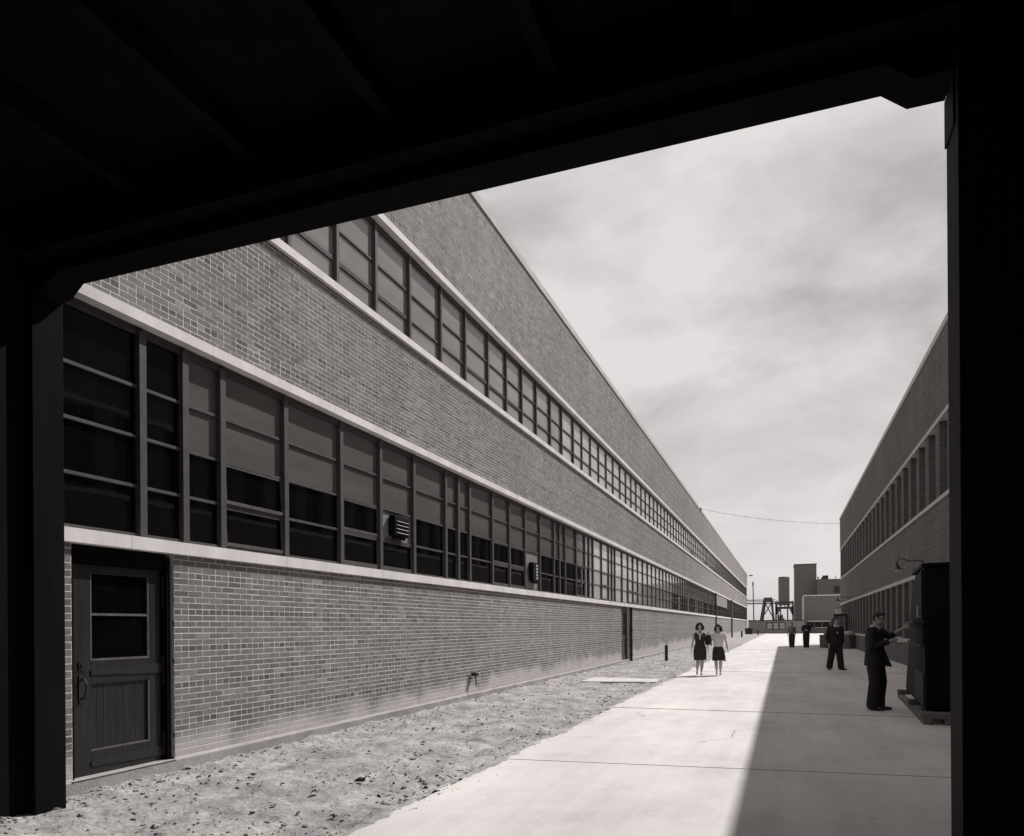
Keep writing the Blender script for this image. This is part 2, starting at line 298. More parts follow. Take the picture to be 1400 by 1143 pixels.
for (x, y, a, n) in ((-1.1, 10.2, 1.1, 26), (.8, 17.2, 2.3, 30), (1.9, 9.4, .5, 22), (-2.6, 12.6, .2, 14), (2.2, 24.5, 1.9, 30)):
    p = []; 
    for k in range(n):
        p.append((x, y)); a += random.gauss(0, .35); x += .09*math.cos(a); y += .09*math.sin(a); 
        if not -3.1 < x < 4.3: break
    for k in range(len(p)-1):
        w_ = random.uniform(.0015, .005); n0 = len(ck.v); dx_, dy_ = p[k+1][0]-p[k][0], p[k+1][1]-p[k][1]; q_ = math.hypot(dx_, dy_); nx_, ny_ = -dy_/q_*w_, dx_/q_*w_
        ck.v += [(p[k][0]-nx_, p[k][1]-ny_, .002), (p[k+1][0]-nx_, p[k+1][1]-ny_, .002), (p[k+1][0]+nx_, p[k+1][1]+ny_, .002), (p[k][0]+nx_, p[k][1]+ny_, .002)]; ck.f.append((n0, n0+1, n0+2, n0+3))
add('crack', ck, M['iron'], pv, kind='stuff')
yd = thing('yard', None, None, (0, 67, 0), kind='structure')
for (x0, x1, y0, y1) in ((-3.2, 4.5, 66.42, 84), (-3.2, 4.5, 84.02, 102), (-3.2, 4.5, 102.02, 122), (-3.2, 4.5, 122.02, 146.9), (4.52, 30, 66.42, 149.9), (30.02, 60, 66.42, 149.9)):
    mb = MB(); mb.box(x0, x1, y0, y1, -.15, -.002); add('slab', mb, M['conc'], yd)
# dirt strip
def dirt_z(x, y):
    e = min(1, (x-XL)/.5); e2 = min(1, max(0, (-3.2-x)/.45))
    z = -.010 + .034*noise.noise((x*.9, y*.55, 3.)) + .042*noise.noise((x*3.3, y*3.1, 1.)) + .028*noise.noise((x*9, y*9, 7.)) + .013*noise.noise((x*22, y*22, 2.))
    return z + .035*(1-e)**2 - .01*(1-e2)
ys = np.concatenate([np.arange(-1, 14, .045), np.arange(14, 34, .09), np.arange(34, 70, .3), np.arange(70, 147.2, 1.5)]); xs = np.linspace(XL+.0, -3.16, 74)
V = np.array([(x, y, dirt_z(x, y)) for y in ys for x in xs]); nx = len(xs); ii = np.arange(len(ys)-1)[:,None]*nx + np.arange(nx-1)[None]
F = np.stack([ii, ii+1, ii+nx+1, ii+nx], -1).reshape(-1, 4)
ds = bpy.data.objects.new('dirt_strip', npmesh('dirt_strip', V, F, M['dirt'])); COL.objects.link(ds); ds['kind'] = 'structure'; ds.data.shade_smooth()
spv = []; spf = []; sy = np.arange(4.5, 40, .06); sxs = np.linspace(-3.24, -2.92, 14)
for y in sy:
    for x in sxs:
        e = .14*max(0, noise.noise((0, y*.7, 5.))+.25)+.06*noise.noise((1, y*4., 5.))
        spv.append((x, y, .005+.012*noise.noise((x*12, y*12, 4.)) if x < -3.2+e else -.03))
n_ = len(sxs); ii = np.arange(len(sy)-1)[:,None]*n_ + np.arange(n_-1)[None]
sp_ = bpy.data.objects.new('spilled_dirt', npmesh('spilled_dirt', np.array(spv), np.stack([ii, ii+1, ii+n_+1, ii+n_], -1).reshape(-1, 4), M['dirt'])); COL.objects.link(sp_); sp_['kind'] = 'structure'; sp_.data.shade_smooth()
def clod(mb, x, y, z, r, sq=.55):
    n0 = len(mb.v); t = (1+5**.5)/2; base = [(-1,t,0),(1,t,0),(-1,-t,0),(1,-t,0),(0,-1,t),(0,1,t),(0,-1,-t),(0,1,-t),(t,0,-1),(t,0,1),(-t,0,-1),(-t,0,1)]
    fs = [(0,11,5),(0,5,1),(0,1,7),(0,7,10),(0,10,11),(1,5,9),(5,11,4),(11,10,2),(10,7,6),(7,1,8),(3,9,4),(3,4,2),(3,2,6),(3,6,8),(3,8,9),(4,9,5),(2,4,11),(6,2,10),(8,6,7),(9,8,1)]
    a = random.uniform(0, 6.28); sx = random.uniform(.7, 1.5); sy = random.uniform(.6, 1.2)
    for b in base:
        k = random.uniform(.7, 1.25)/1.9*r; px, py, pz = b[0]*k*sx, b[1]*k*sy, b[2]*k*sq
        mb.v.append((x+px*math.cos(a)-py*math.sin(a), y+px*math.sin(a)+py*math.cos(a), z+pz))
    mb.f += [tuple(n0+i for i in q) for q in fs]
mb = MB()
for i in range(9000):
    y = 4+ (random.random()**1.7)*60; x = random.uniform(XL+.02, -3.22)
    if random.random() < .3: x = XL+.04+abs(random.gauss(0, .18))
    if random.random() < .18: x = -3.25-abs(random.gauss(0, .22))
    if i % 14 == 0: x = -3.2+abs(random.gauss(0, .10))
    elif not XL+.02 < x < -3.2: continue
    if noise.noise((x*1.1, y*.8, 9.)) < random.uniform(-.5, .12): continue
    r = min(.045, .005+random.expovariate(1/.0062)); clod(mb, x, y, dirt_z(x, y)+r*.2 if x < -3.2 else r*.4*.4, r if x < -3.2 else r*.5)
add('gravel', mb, M['clod'], kind='stuff')
# leaves and scraps lying on the dirt
mb = MB()
for i in range(420):
    y = 5.2+(random.random()**1.5)*30; x = random.uniform(XL+.1, -3.25); z = dirt_z(x, y)+.012; a = random.uniform(0, 6.28); l = random.uniform(.01, .04); wd = l*random.uniform(.2, .5); n0 = len(mb.v)
    for (p, q, h) in ((-1, 0, .004), (-.3, 1, .018), (.5, .8, .022), (1, 0, .006), (.4, -.9, .01), (-.4, -1, .012)):
        mb.v.append((x+p*l*math.cos(a)-q*wd*math.sin(a), y+p*l*math.sin(a)+q*wd*math.cos(a), z+h*random.uniform(.2, 1.8)))
    mb.f += [(n0, n0+1, n0+4, n0+5), (n0+1, n0+2, n0+3, n0+4)]
add('leaf_litter', mb, M['iron'], kind='stuff')
lf = MB(); lf.loft([(-4.17, 6.46, .02), (-4.12, 6.47, .035), (-4.08, 6.49, .03), (-4.05, 6.5, .06)], [(.004,.003), (.026,.006), (.022,.007), (.004,.003)], 8)
tag(add('dead_leaf', lf, M['iron']), 'curled dark dead leaf lying alone on the dirt at the bottom of the picture', 'leaf')
bd = MB(); bd.hexa([(-5.45,20.15,-.02),(-3.35,20.5,-.02),(-3.45,21.6,-.02),(-5.5,21.9,-.02),(-5.45,20.15,.03),(-3.35,20.5,.03),(-3.45,21.6,.03),(-5.5,21.9,.03)])
tag(add('concrete_cover', bd, M['conc']), 'flat pale concrete cover set in the dirt strip beside the pavement', 'cover slab')
# ------------------------------------------------------------------ left factory building
LY1 = 146.
lb = thing('factory_building', 'long sunlit brick factory with two ribbon windows and white stone bands, left side', 'building', (XL, 5, 0))
yl = [3.65, 4.75, 5.97, 6.57, 7.17, 8.39, 9.75, 10.94, 12.15, 13.52, 14.14, 14.74, 16.11, 17.26, 18.46, 19.72, 21.08, 21.66, 22.28, 23.6, 24.79, 25.38, 25.97, 27.3, 28.5, 29.1, 29.68, 31.1, 32.37, 33.54, 34.73, 36.05, 37.4, 38.7, 40.0, 41.3, 42.55]
while yl[-1] < LY1-1.3: yl.append(yl[-1]+1.26)
yu = [3.65, 4.9, 6.1, 7.3, 8.5, 9.68, 10.83, 12.04, 13.35, 14.57, 15.9, 17.11, 18.27, 19.47, 20.8, 22.0, 23.34, 24.5, 25.69, 26.95, 28.2, 29.44, 30.8, 32.03, 33.22, 34.43, 35.77, 36.96]
while yu[-1] < LY1-1.3: yu.append(yu[-1]+1.26)
yl = [y*1.005 for y in yl]; yu = [y*1.005 for y in yu]
DOOR = (5.10, 6.365); DOOR2 = (30.65, 32.15)
Y0 = -7.
wm = MB(); xf = XL-.002
for (a, b, z0, z1) in ((Y0, DOOR[0], .125, 2.45), (DOOR[1], DOOR2[0], .125, 2.45), (DOOR2[1], LY1, .125, 2.45), (Y0, LY1, 5.01, 6.8), (Y0, LY1, 8.73, 11.24)):
    wm.box(XL-.3, xf, a, b, z0, z1)
add('wall', wm, M['mortar'], lb)
cm = MB(); cm.box(XL-12, XL-.31, Y0, LY1-.02, -.1, 11.2); add('core', cm, M['roof'], lb)  # unseen solid fill added behind the windows to stop light leaks
ce = MB(); ce.box(XL-12, XL-.32, LY1-.02, LY1, -.1, 11.24); add('end_wall', ce, M['mortar'], lb)
fd = MB(); fd.box(XL-.3, XL+.022, Y0, LY1, -.3, .125); add('foundation', fd, M['found'], lb, bevel=.008)
cp = MB(); cp.box(XL-.35, XL+.035, Y0, LY1+.03, 11.24, 11.43); add('coping', cp, M['stone_r'], lb)
def stones(name, z0, z1, pr, back, mt, parent, Xf, sg, ya, yb, ln):
    k = 0; y = ya; me = None
    bm = MB(); xx = sorted((Xf+sg*pr, Xf-sg*back)); bm.box(xx[0], xx[1], .003, ln-.003, z0, z1); og = ORG[parent]
    me = bm.mesh(name, (og[0], 0, og[2])); me.materials.append(mt)
    while y < yb-.1:
        if y+ln <= yb: inst(name, me, parent, (0, y-og[1], 0))
        else:
            b2 = MB(); b2.box(xx[0], xx[1], y+.003, yb, z0, z1); add(name, b2, mt, parent)
        y += ln
stones('sill_stone', 2.45, 2.588, .06, .14, M['stone'], lb, XL, 1, Y0, LY1, 2.55)
stones('lintel_stone', 4.89, 5.01, .05, .14, M['stone'], lb, XL, 1, Y0+1.2, LY1, 2.55)
stones('sill_stone', 6.80, 6.918, .06, .14, M['stone'], lb, XL, 1, Y0, LY1, 2.55)
stones('lintel_stone', 8.61, 8.73, .05, .14, M['stone'], lb, XL, 1, Y0+1.2, LY1, 2.55)
hb = MB(); hb.box(XL-.28, XL-.085, Y0, LY1, 4.84, 4.888); hb.box(XL-.28, XL-.085, Y0, LY1, 8.56, 8.608); add('soffit', hb, M['frame'], lb)
# brickwork of the left building
low0 = bricks(courses(2.218-H*29.5, 2.45, 5), [(Y0, DOOR[0])], DOOR[0]); low = bricks(courses(2.218-H*29.5, 2.45, 29-24), [(DOOR[1], DOOR2[0]), (DOOR2[1], LY1)], DOOR[1])
low_c = courses(2.218-H*29.5, 2.45, 5)
mid = bricks(courses(5.012, 6.80, 2), [(Y0, LY1)], DOOR[1]+.06); top = bricks(courses(8.732, 11.24, 2), [(Y0, LY1)], DOOR[1]+.03)
B = np.concatenate([low0, low, mid, top]); T = tones(B)
yc = (B[:,0]+B[:,1])/2; zc = (B[:,2]+B[:,3])/2
vis = (yc > 5.04) & (1.6+(zc-1.6)*4.83/yc < 4.72)
dd = yc*math.cos(YAW)+6.46*math.sin(YAW); area = (B[:,1]-B[:,0])*(B[:,3]-B[:,2])/dd**3; area[~vis] = 0
order = np.argsort(-area); pick = np.zeros(len(B), bool); pick[order[:300]] = True
P, F, TT = brick_arrays(B[~pick], T[~pick], XL, 1, org=ORG[lb])
o = bpy.data.objects.new('brickwork', npmesh('brickwork', P, F, M['brick'], TT)); COL.objects.link(o); o.parent = lb; o['kind'] = 'stuff'
cache = {}
for b, t in zip(B[pick], T[pick]):
    ln = b[1]-b[0]; hh = b[3]-b[2]; key = (round(ln, 3), round(hh, 3), int(t*10))
    if key not in cache:
        bb = np.array([[-ln/2, ln/2, -hh/2, hh/2, 0]]); P, F, TT = brick_arrays(bb, np.array([(int(t*10)+.5)/10]), 0, 1)
        cache[key] = npmesh('brick', P, F, M['brick'], TT)
    inst('brick', cache[key], lb, (random.uniform(-.0004, .0008), (b[0]+b[1])/2-5, (b[2]+b[3])/2))
# ---- windows
def pane_box(y0, y1, z0, z1, x, d=.006):
    b = MB(); b.box(x-d, x, y0, y1, z0, z1); return b
def sash(win, y0, y1, z0, z1, x, kind, tilt=.0):
    s = MB(); wd = .038; x1 = x+.022
    for (a, b, c, d) in ((y0, y1, z0, z0+wd*1.2), (y0, y1, z1-wd*.8, z1), (y0, y0+wd*.8, z0+wd*1.2, z1-wd*.8), (y1-wd*.8, y1, z0+wd*1.2, z1-wd*.8)):
        p = [(x-.0, a, c),(x1, a, c),(x1, b, c),(x-.0, b, c),(x-.0, a, d),(x1, a, d),(x1, b, d),(x-.0, b, d)]
        p = [(q[0]+tilt*(z1-q[2]), q[1], q[2]) for q in p]; s.hexa(p)
    add('sash', s, M['frame'], win)
def strip(ylist, z0, z1, rails, upper):
    mw = .036 if upper else .045; rest = MB(); restp = {}
    for i in range(len(ylist)-1):
        a, b = ylist[i], ylist[i+1]
        if b < 4.4: continue
        xg = XL-.115; pf = XL-.042 if a < 15 else (XL-.055 if a < 24 else XL-.070)
        fr = MB(); fr.box(XL-.13, pf, a-mw if i else a, a+mw, z0, z1)
        if i == len(ylist)-2: fr.box(XL-.13, pf, b-mw, b+mw, z0, z1)
        fr.box(XL-.13, XL-.075, a+mw, b-mw, z0, z0+.05); fr.box(XL-.13, XL-.075, a+mw, b-mw, z1-.04, z1)
        for rz in rails: fr.box(XL-.125, XL-.082, a+mw, b-mw, rz-.017, rz+.017)
        zs = [z0+.05]+list(rails)+[z1-.04]
        far = a > 52
        if far: rest.v, rest.f = rest.v, rest.f; n = len(rest.v); rest.v += fr.v; rest.f += [tuple(q+n for q in f) for f in fr.f]; win = None
        else:
            win = add('window', fr, M['frame'], lb)
        rows = len(zs)-1
        for k in range(rows):
            p0 = zs[k]+(.017 if k else 0); p1 = zs[k+1]-(.017 if k < rows-1 else 0)
            if upper: mt = 'sky_glass' if a > 21 else 'obsc_sky'  # distant upper panes paler, reflected sky put into their colour
            else:
                if k >= 2: mt = 'clear' if a < 6.3 else 'obsc'
                else: mt = 'clear'
                if a > 23 and k < 2: mt = 'obsc_sky' if (i % 4 == 1) else 'clear'
                if a > 24 and k >= 2: mt = 'obsc_sky'
                if 26 < a < 46: mt = 'sky_glass' if k >= 2 else 'obsc_sky'  # sky reflection painted as paler glass further along the wall
                if 10.9 < a < 11.1 and k == 1: mt = 'panel'
                if 18.4 < a < 18.6 and k < 2: mt = 'panel'
            if upper and k == 0 and any(abs(a-q) < .64 for q in (56.5, 58, 66, 67.3)): mt = 'clear'
            pb = pane_box(a+mw, b-mw, p0, p1, xg+random.uniform(-.003, .003))
            if far:
                r = restp.setdefault(mt, MB()); n = len(r.v); r.v += pb.v; r.f += [tuple(q+n for q in f) for f in pb.f]
            else: add('panel' if mt == 'panel' else 'pane', pb, M[mt], win)
        if not far:
            if not upper:
                for (ya, ks) in ((7.17, (0, 1)), (9.75, (0, 1)), (10.94, (0,)), (16.11, (0, 1)), (17.26, (0, 1)), (23.6, (0, 1)), (27.3, (0, 1)), (32.37, (0, 1)), (33.54, (0, 1))):
                    if abs(a/1.005-ya) < .02:
                        for k in ks: sash(win, a+mw+.004, b-mw-.004, zs[k]+(.018 if k else .002), zs[k+1]-.018, XL-.108, k, tilt=.055 if ya < 8 else .02)
            else:
                for ya in (6.1, 8.5, 9.68, 10.83, 14.57, 15.9, 17.11, 22., 23.34, 28.2, 29.44, 33.22):
                    if abs(a/1.005-ya) < .05: sash(win, a+mw+.004, b-mw-.004, zs[0]+.002, zs[1]-.018, XL-.108, 0, tilt=.03)
    if rest.v: add('far_window_frames', rest, M['frame'], lb, kind='stuff')
    for mt, r in restp.items(): add('far_window_panes', r, M[mt], lb, kind='stuff')
strip(yl, 2.590, 4.838, (3.152, 3.69, 4.232), False)
strip(yu, 6.920, 8.558, (7.39, 7.895), True)
# vent boxes hung on two grey panels of the lower ribbon window
def vent(y0, y1, z0, z1, horiz):
    v = MB(); x0, x1 = XL-.10, XL+.03; v.box(x0, x1, y0, y1, z0, z1); v.box(x0+.02, x1-.03, y0+.07, y1-.08, z0-.05, z0)
    vo = add('vent_box', v, M['cab'], lb, bevel=.01)
    n = 4 if horiz else 5
    for k in range(n):
        z = z0+.06+k*(z1-z0-.09)/n
        s = MB()
        if horiz: s.hexa([(x1, y0+.05, z),(x1+.022, y0+.05, z-.012),(x1+.022, y1-.05, z-.012),(x1, y1-.05, z),(x1, y0+.05, z+.004),(x1+.022, y0+.05, z-.008),(x1+.022, y1-.05, z-.008),(x1, y1-.05, z+.004)])
        else: s.box(x1, x1+.012, y0+.22, y0+.36, z, z+.06)
        add('louvre', s, M['tin'], vo)
vent(11.33, 11.85, 3.24, 3.60, True); vent(18.92, 19.5, 2.86, 3.38, False)
# ---- near door
dp = MB()
xd = XL-.10
dr_frame = MB(); dr_frame.box(XL-.2, XL-.035, DOOR[0], DOOR[0]+.05, .128, 2.27); dr_frame.box(XL-.2, XL-.035, DOOR[1]-.07, DOOR[1]-.025, .13, 2.40); dr_frame.box(XL-.2, XL-.06, DOOR[0], DOOR[1]-.07, 2.27, 2.44)
add('door_frame', dr_frame, M['black'], lb, bevel=.004)
ya, yb = DOOR[0]+.055, DOOR[1]-.10; zb, zt = .135, 2.262
dl = MB(); st = .20
dl.box(xd-.045, xd, ya, ya+.235, zb, zt); dl.box(xd-.045, xd, yb-.17, yb, zb, zt); dl.box(xd-.045, xd, ya+.235, yb-.17, zt-.09, zt)
dl.box(xd-.045, xd, ya+.235, yb-.17, 1.05, 1.30); dl.box(xd-.045, xd, ya+.235, yb-.17, zb, zb+.25)
leaf = add('door', dl, M['door'], lb, bevel=.004, label='near dark timber door with two glass panes above boards')
pa, pb_ = ya+.235, yb-.17
nb = 9; wdt = (pb_-pa)/nb
for k in range(nb):
    b = MB(); b.box(xd-.04, xd-.022+random.uniform(-.001,.001), pa+k*wdt+.0015, pa+(k+1)*wdt-.0015, zb+.25, 1.05); add('board', b, M['door'], leaf)
for (z0, z1) in ((1.30, 1.745), (1.77, zt-.09)):
    b = MB(); b.box(xd-.03, xd-.024, pa, pb_, z0, z1); add('pane', b, M['clear'], leaf)
b = MB(); b.box(xd-.022, xd-.004, pa+.002, pb_-.002, 1.745, 1.77); b.box(xd-.022, xd+.003, pa-.01, pb_+.01, 1.285, 1.307); b.box(xd-.022, xd+.002, pa-.008, pa+.006, 1.307, zt-.09); b.box(xd-.022, xd+.002, pb_-.006, pb_+.008, 1.307, zt-.09); add('glazing_bar', b, M['doorw'], leaf)
b = MB(); b.box(xd-.02, xd+.004, pa-.01, pb_+.01, zb+.235, zb+.253); b.box(xd-.02, xd+.004, pb_-.005, pb_+.01, zb+.253, 1.045); add('moulding', b, M['doorw'], leaf)
for zz in (.245, 1.17):
    b = MB(); b.hexa([(xd, pa-.01, zz-.025),(xd+.012, pa-.01, zz-.025),(xd+.012, yb+.02, zz-.055),(xd, yb+.02, zz-.055),(xd, pa-.01, zz+.02),(xd+.012, pa-.01, zz+.02),(xd+.012, yb+.02, zz+.055),(xd, yb+.02, zz+.055)]); add('strap_hinge', b, M['iron'], leaf)
for (z0, z1) in ((.19, .46), (.98, 1.3), (1.86, 2.2)):
    b = MB(); b.box(xd-.01, xd+.03, yb+.002, yb+.022, z0, z1); add('hinge', b, M['iron'], leaf)
b = MB(); b.box(xd, xd+.012, ya+.09, ya+.16, 1.2, 1.28); b.cyl((xd+.01, ya+.125, 1.245), (xd+.03, ya+.125, 1.245), .016); add('lock_plate', b, M['iron'], leaf)
b = MB(); b.box(xd, xd+.01, ya+.09, ya+.14, .87, 1.15)
b.loft([(xd+.005, ya+.115, 1.1),(xd+.05, ya+.118, 1.11),(xd+.075, ya+.118, 1.06),(xd+.075, ya+.118, .99),(xd+.05, ya+.118, .92),(xd+.005, ya+.115, .91)], [.011]*6, 8, ref=(0,1,0)); add('handle', b, M['iron'], leaf, smooth=False)
th = MB(); th.box(XL-.2, XL+.03, DOOR[0]-.02, DOOR[1]-.003, .126, .134); add('threshold', th, M['found'], lb, bevel=.006)
rv = MB(); rv.box(XL-.29, XL-.205, DOOR[0]-.02, DOOR[1]+.02, .13, 2.45); rv.box(XL-.29, XL-.205, DOOR2[0]-.02, DOOR2[1]+.02, .13, 2.45); add('door_recess', rv, M['black'], lb)
# ---- second double door further along
f2 = MB(); f2.box(XL-.2, XL-.03, DOOR2[0]+.002, DOOR2[0]+.05, .13, 2.2); f2.box(XL-.2, XL-.03, DOOR2[1]-.2, DOOR2[1]-.15, .13, 2.2); f2.box(XL-.2, XL-.05, DOOR2[0]+.002, DOOR2[1]-.15, 2.2, 2.44)
add('door_frame', f2, M['frame'], lb)
for k in range(2):
    a = DOOR2[0]+.055+k*.62; b = a+.61; d = MB(); x = XL-.1
    d.box(x-.04, x, a, a+.13, .14, 2.19); d.box(x-.04, x, b-.13, b, .14, 2.19); d.box(x-.04, x, a+.13, b-.13, 2.09, 2.19); d.box(x-.04, x, a+.13, b-.13, 1.02, 1.2); d.box(x-.04, x, a+.13, b-.13, .14, .3); d.box(x-.04, x-.02, a+.13, b-.13, .3, 1.02)
    d.box(x-.03, x-.004, a+.13, b-.13, 1.62, 1.65)
    dd_ = add('door', d, M['frame'], lb, label='one leaf of the grey double door midway along the wall')
    p = MB(); p.box(x-.03, x-.024, a+.13, b-.13, 1.2, 1.62); add('pane', p, M['clear'], dd_); p = MB(); p.box(x-.03, x-.024, a+.13, b-.13, 1.65, 2.09); add('pane', p, M['clear'], dd_)
# pipes on the left wall
def pipe(x, y, z0, z1, r, mt, label):
    p = MB(); p.cyl((x, y, z0), (x, y, z1), r, 12); 
    for z in np.arange(z0+.3, z1, 1.1): p.cyl((x, y, z), (x, y, z+.05), r*1.35, 12)
    tag(add('downpipe', p, M[mt], smooth=False), label, 'pipe', 'pipes fixed down the left wall')
pipe(XL+.07, 32.35, 0, 2.44, .062, 'iron', 'short dark downpipe right beside the grey double door')
pipe(XL+.08, 76.3, 0, 4.9, .07, 'iron', 'dark downpipe on the sunlit wall behind the woman in the pale blouse')
pipe(XL+.1, 100., 0, 5.0, .11, 'greyiron', 'grey downpipe nearest the far end of the long sunlit wall')
pn = MB(); pn.box(XL-.06, XL-.02, 77, 93, 3.7, 4.8); add('cover_panel', pn, M['panel'], lb)
tp = MB(); tp.cyl((XL, 14.7, .56), (XL+.12, 14.7, .56), .018, 8); tp.cyl((XL+.1, 14.7, .56), (XL+.12, 14.7, .3), .012, 8); tp.cyl((XL+.07, 14.7, .56), (XL+.07, 14.7, .63), .01, 8); tp.box(XL+.04, XL+.1, 14.6, 14.8, .585, .6); tp.box(XL+.05, XL+.15, 14.63, 14.78, .52, .585)
tag(add('wall_tap', tp, M['iron']), 'small dark tap with a drop pipe low on the brick wall', 'tap')
def stub(x, y, h, r, lab, cat='bollard', sq=False):
    p = MB(); p.cyl((x, y, -.05), (x, y, h), r, 14); p.cyl((x, y, h), (x, y, h+.05), r*1.25, 14, r*.9)
    tag(add('pipe_bollard', p, M['iron']), lab, cat, 'short dark posts in the dirt strip')
stub(-5.07, 33.9, .66, .075, 'black capped stub post on the dirt between the double door and the women')
stub(-5.17, 101, .8, .12, 'small dark post on the dirt to the right of the grey downpipe'); stub(-3.9, 126, .8, .1, 'smallest farthest post in front of the low grey shed')
bx = MB(); bx.box(-6.35, -5.2, 137, 139, 0, .95); bx.box(-6.45, -5.1, 136.9, 139.1, .95, 1.05); bx.box(-6.0, -5.6, 137.3, 137.6, 1.05, 1.2)
tag(add('refuse_bin', bx, M['iron']), 'dark lidded bin at the far foot of the sunlit building', 'bin')
# ------------------------------------------------------------------ right building
RY1 = 66.2
rb = thing('office_building', 'shaded two-storey brick building with brick piers between windows, right side', 'building', (XR, 24, 0))
wr = MB()
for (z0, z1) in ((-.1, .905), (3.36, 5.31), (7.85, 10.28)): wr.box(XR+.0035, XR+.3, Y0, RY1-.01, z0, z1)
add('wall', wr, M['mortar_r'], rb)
cr = MB(); cr.box(XR+.5, XR+14, Y0, RY1-.05, -.1, 10.2); add('core', cr, M['roof'], rb)
er = MB(); er.box(XR+.02, XR+14, RY1-.3, RY1, -.1, 10.28); add('end_wall', er, M['tower2'], rb)
cp = MB(); cp.box(XR-.03, XR+.35, Y0, RY1+.03, 10.28, 10.47); add('coping', cp, M['stone_r'], rb)
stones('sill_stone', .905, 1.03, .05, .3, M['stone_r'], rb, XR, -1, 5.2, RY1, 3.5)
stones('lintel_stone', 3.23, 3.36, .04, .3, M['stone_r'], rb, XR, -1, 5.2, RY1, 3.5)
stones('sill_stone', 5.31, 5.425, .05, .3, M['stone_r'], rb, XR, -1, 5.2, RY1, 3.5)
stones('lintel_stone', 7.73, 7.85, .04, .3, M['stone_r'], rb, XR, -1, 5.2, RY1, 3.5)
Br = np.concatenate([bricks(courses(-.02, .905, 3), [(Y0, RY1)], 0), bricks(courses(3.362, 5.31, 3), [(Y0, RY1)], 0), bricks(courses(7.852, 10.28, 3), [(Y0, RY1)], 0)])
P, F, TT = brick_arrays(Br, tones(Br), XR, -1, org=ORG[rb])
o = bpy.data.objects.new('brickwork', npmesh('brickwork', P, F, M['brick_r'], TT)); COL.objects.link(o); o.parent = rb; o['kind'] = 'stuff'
SP = 1.75; PW = .62
def pier_mesh(z0, z1):
    crs = courses(z0, z1, 3); b = bricks(crs, [(-PW/2, PW/2)], -PW/2)
    P, F, T_ = brick_arrays(b, tones(b), 0, -1, depth=.03)
    # return courses on the side of the pier nearest the camera and the far side
    n = len(crs); VV = [P]; FF = [F]; TTt = [T_]; base = len(P)
    for s_ in (-1, 1):
        for (c0, c1, hd, i) in crs:
            for (xa, xb_) in (((.0, .1), (.112, .3)) if i % 2 else ((.0, .2), (.212, .3))):
                y = s_*(PW/2+.002); q = np.array([(xa+.002, y, c0+JT/2), (xb_, y, c0+JT/2), (xb_, y, c1-JT/2), (xa+.002, y, c1-JT/2)]); 
                yi = s_*(PW/2-.01); q2 = q.copy(); q2[:,1] = yi
                VV.append(np.concatenate([q, q2])); f = QF+base; FF.append(f if s_ < 0 else f[:, ::-1]); base += 8; TTt.append(np.full(5, random.uniform(.2, .7)))
    V_ = np.concatenate(VV); F_ = np.concatenate(FF); T2 = np.concatenate(TTt)
    n0 = len(V_); c = np.array([(.008,-PW/2+.006,z0),(.3,-PW/2+.006,z0),(.3,PW/2-.006,z0),(.008,PW/2-.006,z0),(.008,-PW/2+.006,z1),(.3,-PW/2+.006,z1),(.3,PW/2-.006,z1),(.008,PW/2-.006,z1)])
    V_ = np.concatenate([V_, c]); F_ = np.concatenate([F_, np.array([(0,1,5,4),(1,2,6,5),(2,3,7,6),(3,0,4,7)])+n0]); T2 = np.concatenate([T2, np.ones(4)])
    V_[:,2] -= 0
    me = npmesh('pier', V_, F_, M['brick_r'], T2); me.materials.append(M['mortar_r'])
    mi = np.zeros(len(F_), np.int32); mi[-4:] = 1; me.polygons.foreach_set('material_index', mi); return me
for (z0, z1, rails) in ((1.03, 3.23, (1.75, 2.5)), (5.425, 7.73, (6.2, 6.95))):
    pm = pier_mesh(z0, z1)
    fr = MB(); hy = (SP-PW)/2
    fr.box(.2, .26, -hy, -hy+.05, z0, z1); fr.box(.2, .26, hy-.05, hy, z0, z1); fr.box(.2, .26, -hy+.05, hy-.05, z0, z0+.05); fr.box(.2, .26, -hy+.05, hy-.05, z1-.05, z1)
    for rz in rails: fr.box(.2, .255, -hy+.05, hy-.05, rz-.02, rz+.02)
    fr.box(.2, .25, -.02, .02, z0+.05, z1-.05)
    fm = fr.mesh('window'); fm.materials.append(M['frame_d']); gl = MB(); gl.box(.235, .24, -hy, hy, z0, z1); gmh = gl.mesh('pane'); gmh.materials.append(M['clear'])
    y = 6.2
    while y < RY1-.5:
        inst('pier', pm, rb, (0, y-24, 0))
        if y+SP < RY1: wn = inst('window', fm, rb, (0, y+SP/2-24, 0)); inst('pane', gmh, wn, (0, 0, 0))
        y += SP
    bk = MB(); bk.box(XR+.3, XR+.5, Y0, RY1-.06, z0-.1, z1+.1); add('window_backing', bk, M['roof'], rb)
# gooseneck lamps
def goose(y, z, lab):
    t = thing('wall_lamp', lab, 'lamp', (XR, y, z), group='gooseneck lamps on the shaded brick wall')
    a = MB(); a.loft([(XR, y, z), (XR-.2, y, z+.03), (XR-.42, y, z+.02), (XR-.58, y, z+.1), (XR-.68, y, z+.14), (XR-.76, y, z+.08), (XR-.78, y, z-.04)], [.018]*7, 8, ref=(0,1,0)); add('arm', a, M['iron'], t, smooth=True)
    p = MB(); p.cyl((XR-.02, y, z), (XR, y, z), .06, 12); add('wall_plate', p, M['iron'], t)
    s = MB(); s.loft([(XR-.78, y, z-.02), (XR-.78, y, z-.12), (XR-.78, y, z-.17), (XR-.78, y, z-.27)], [.03, .05, .1, .24], 20, cap=False); add('lamp_shade', s, M['iron'], t, smooth=True)
    b = MB(); b.cyl((XR-.78, y, z-.262), (XR-.78, y, z-.268), .22, 20); b.ell((XR-.78, y, z-.26), (.06,.06,.07)); add('reflector', b, M['lampw'], t)
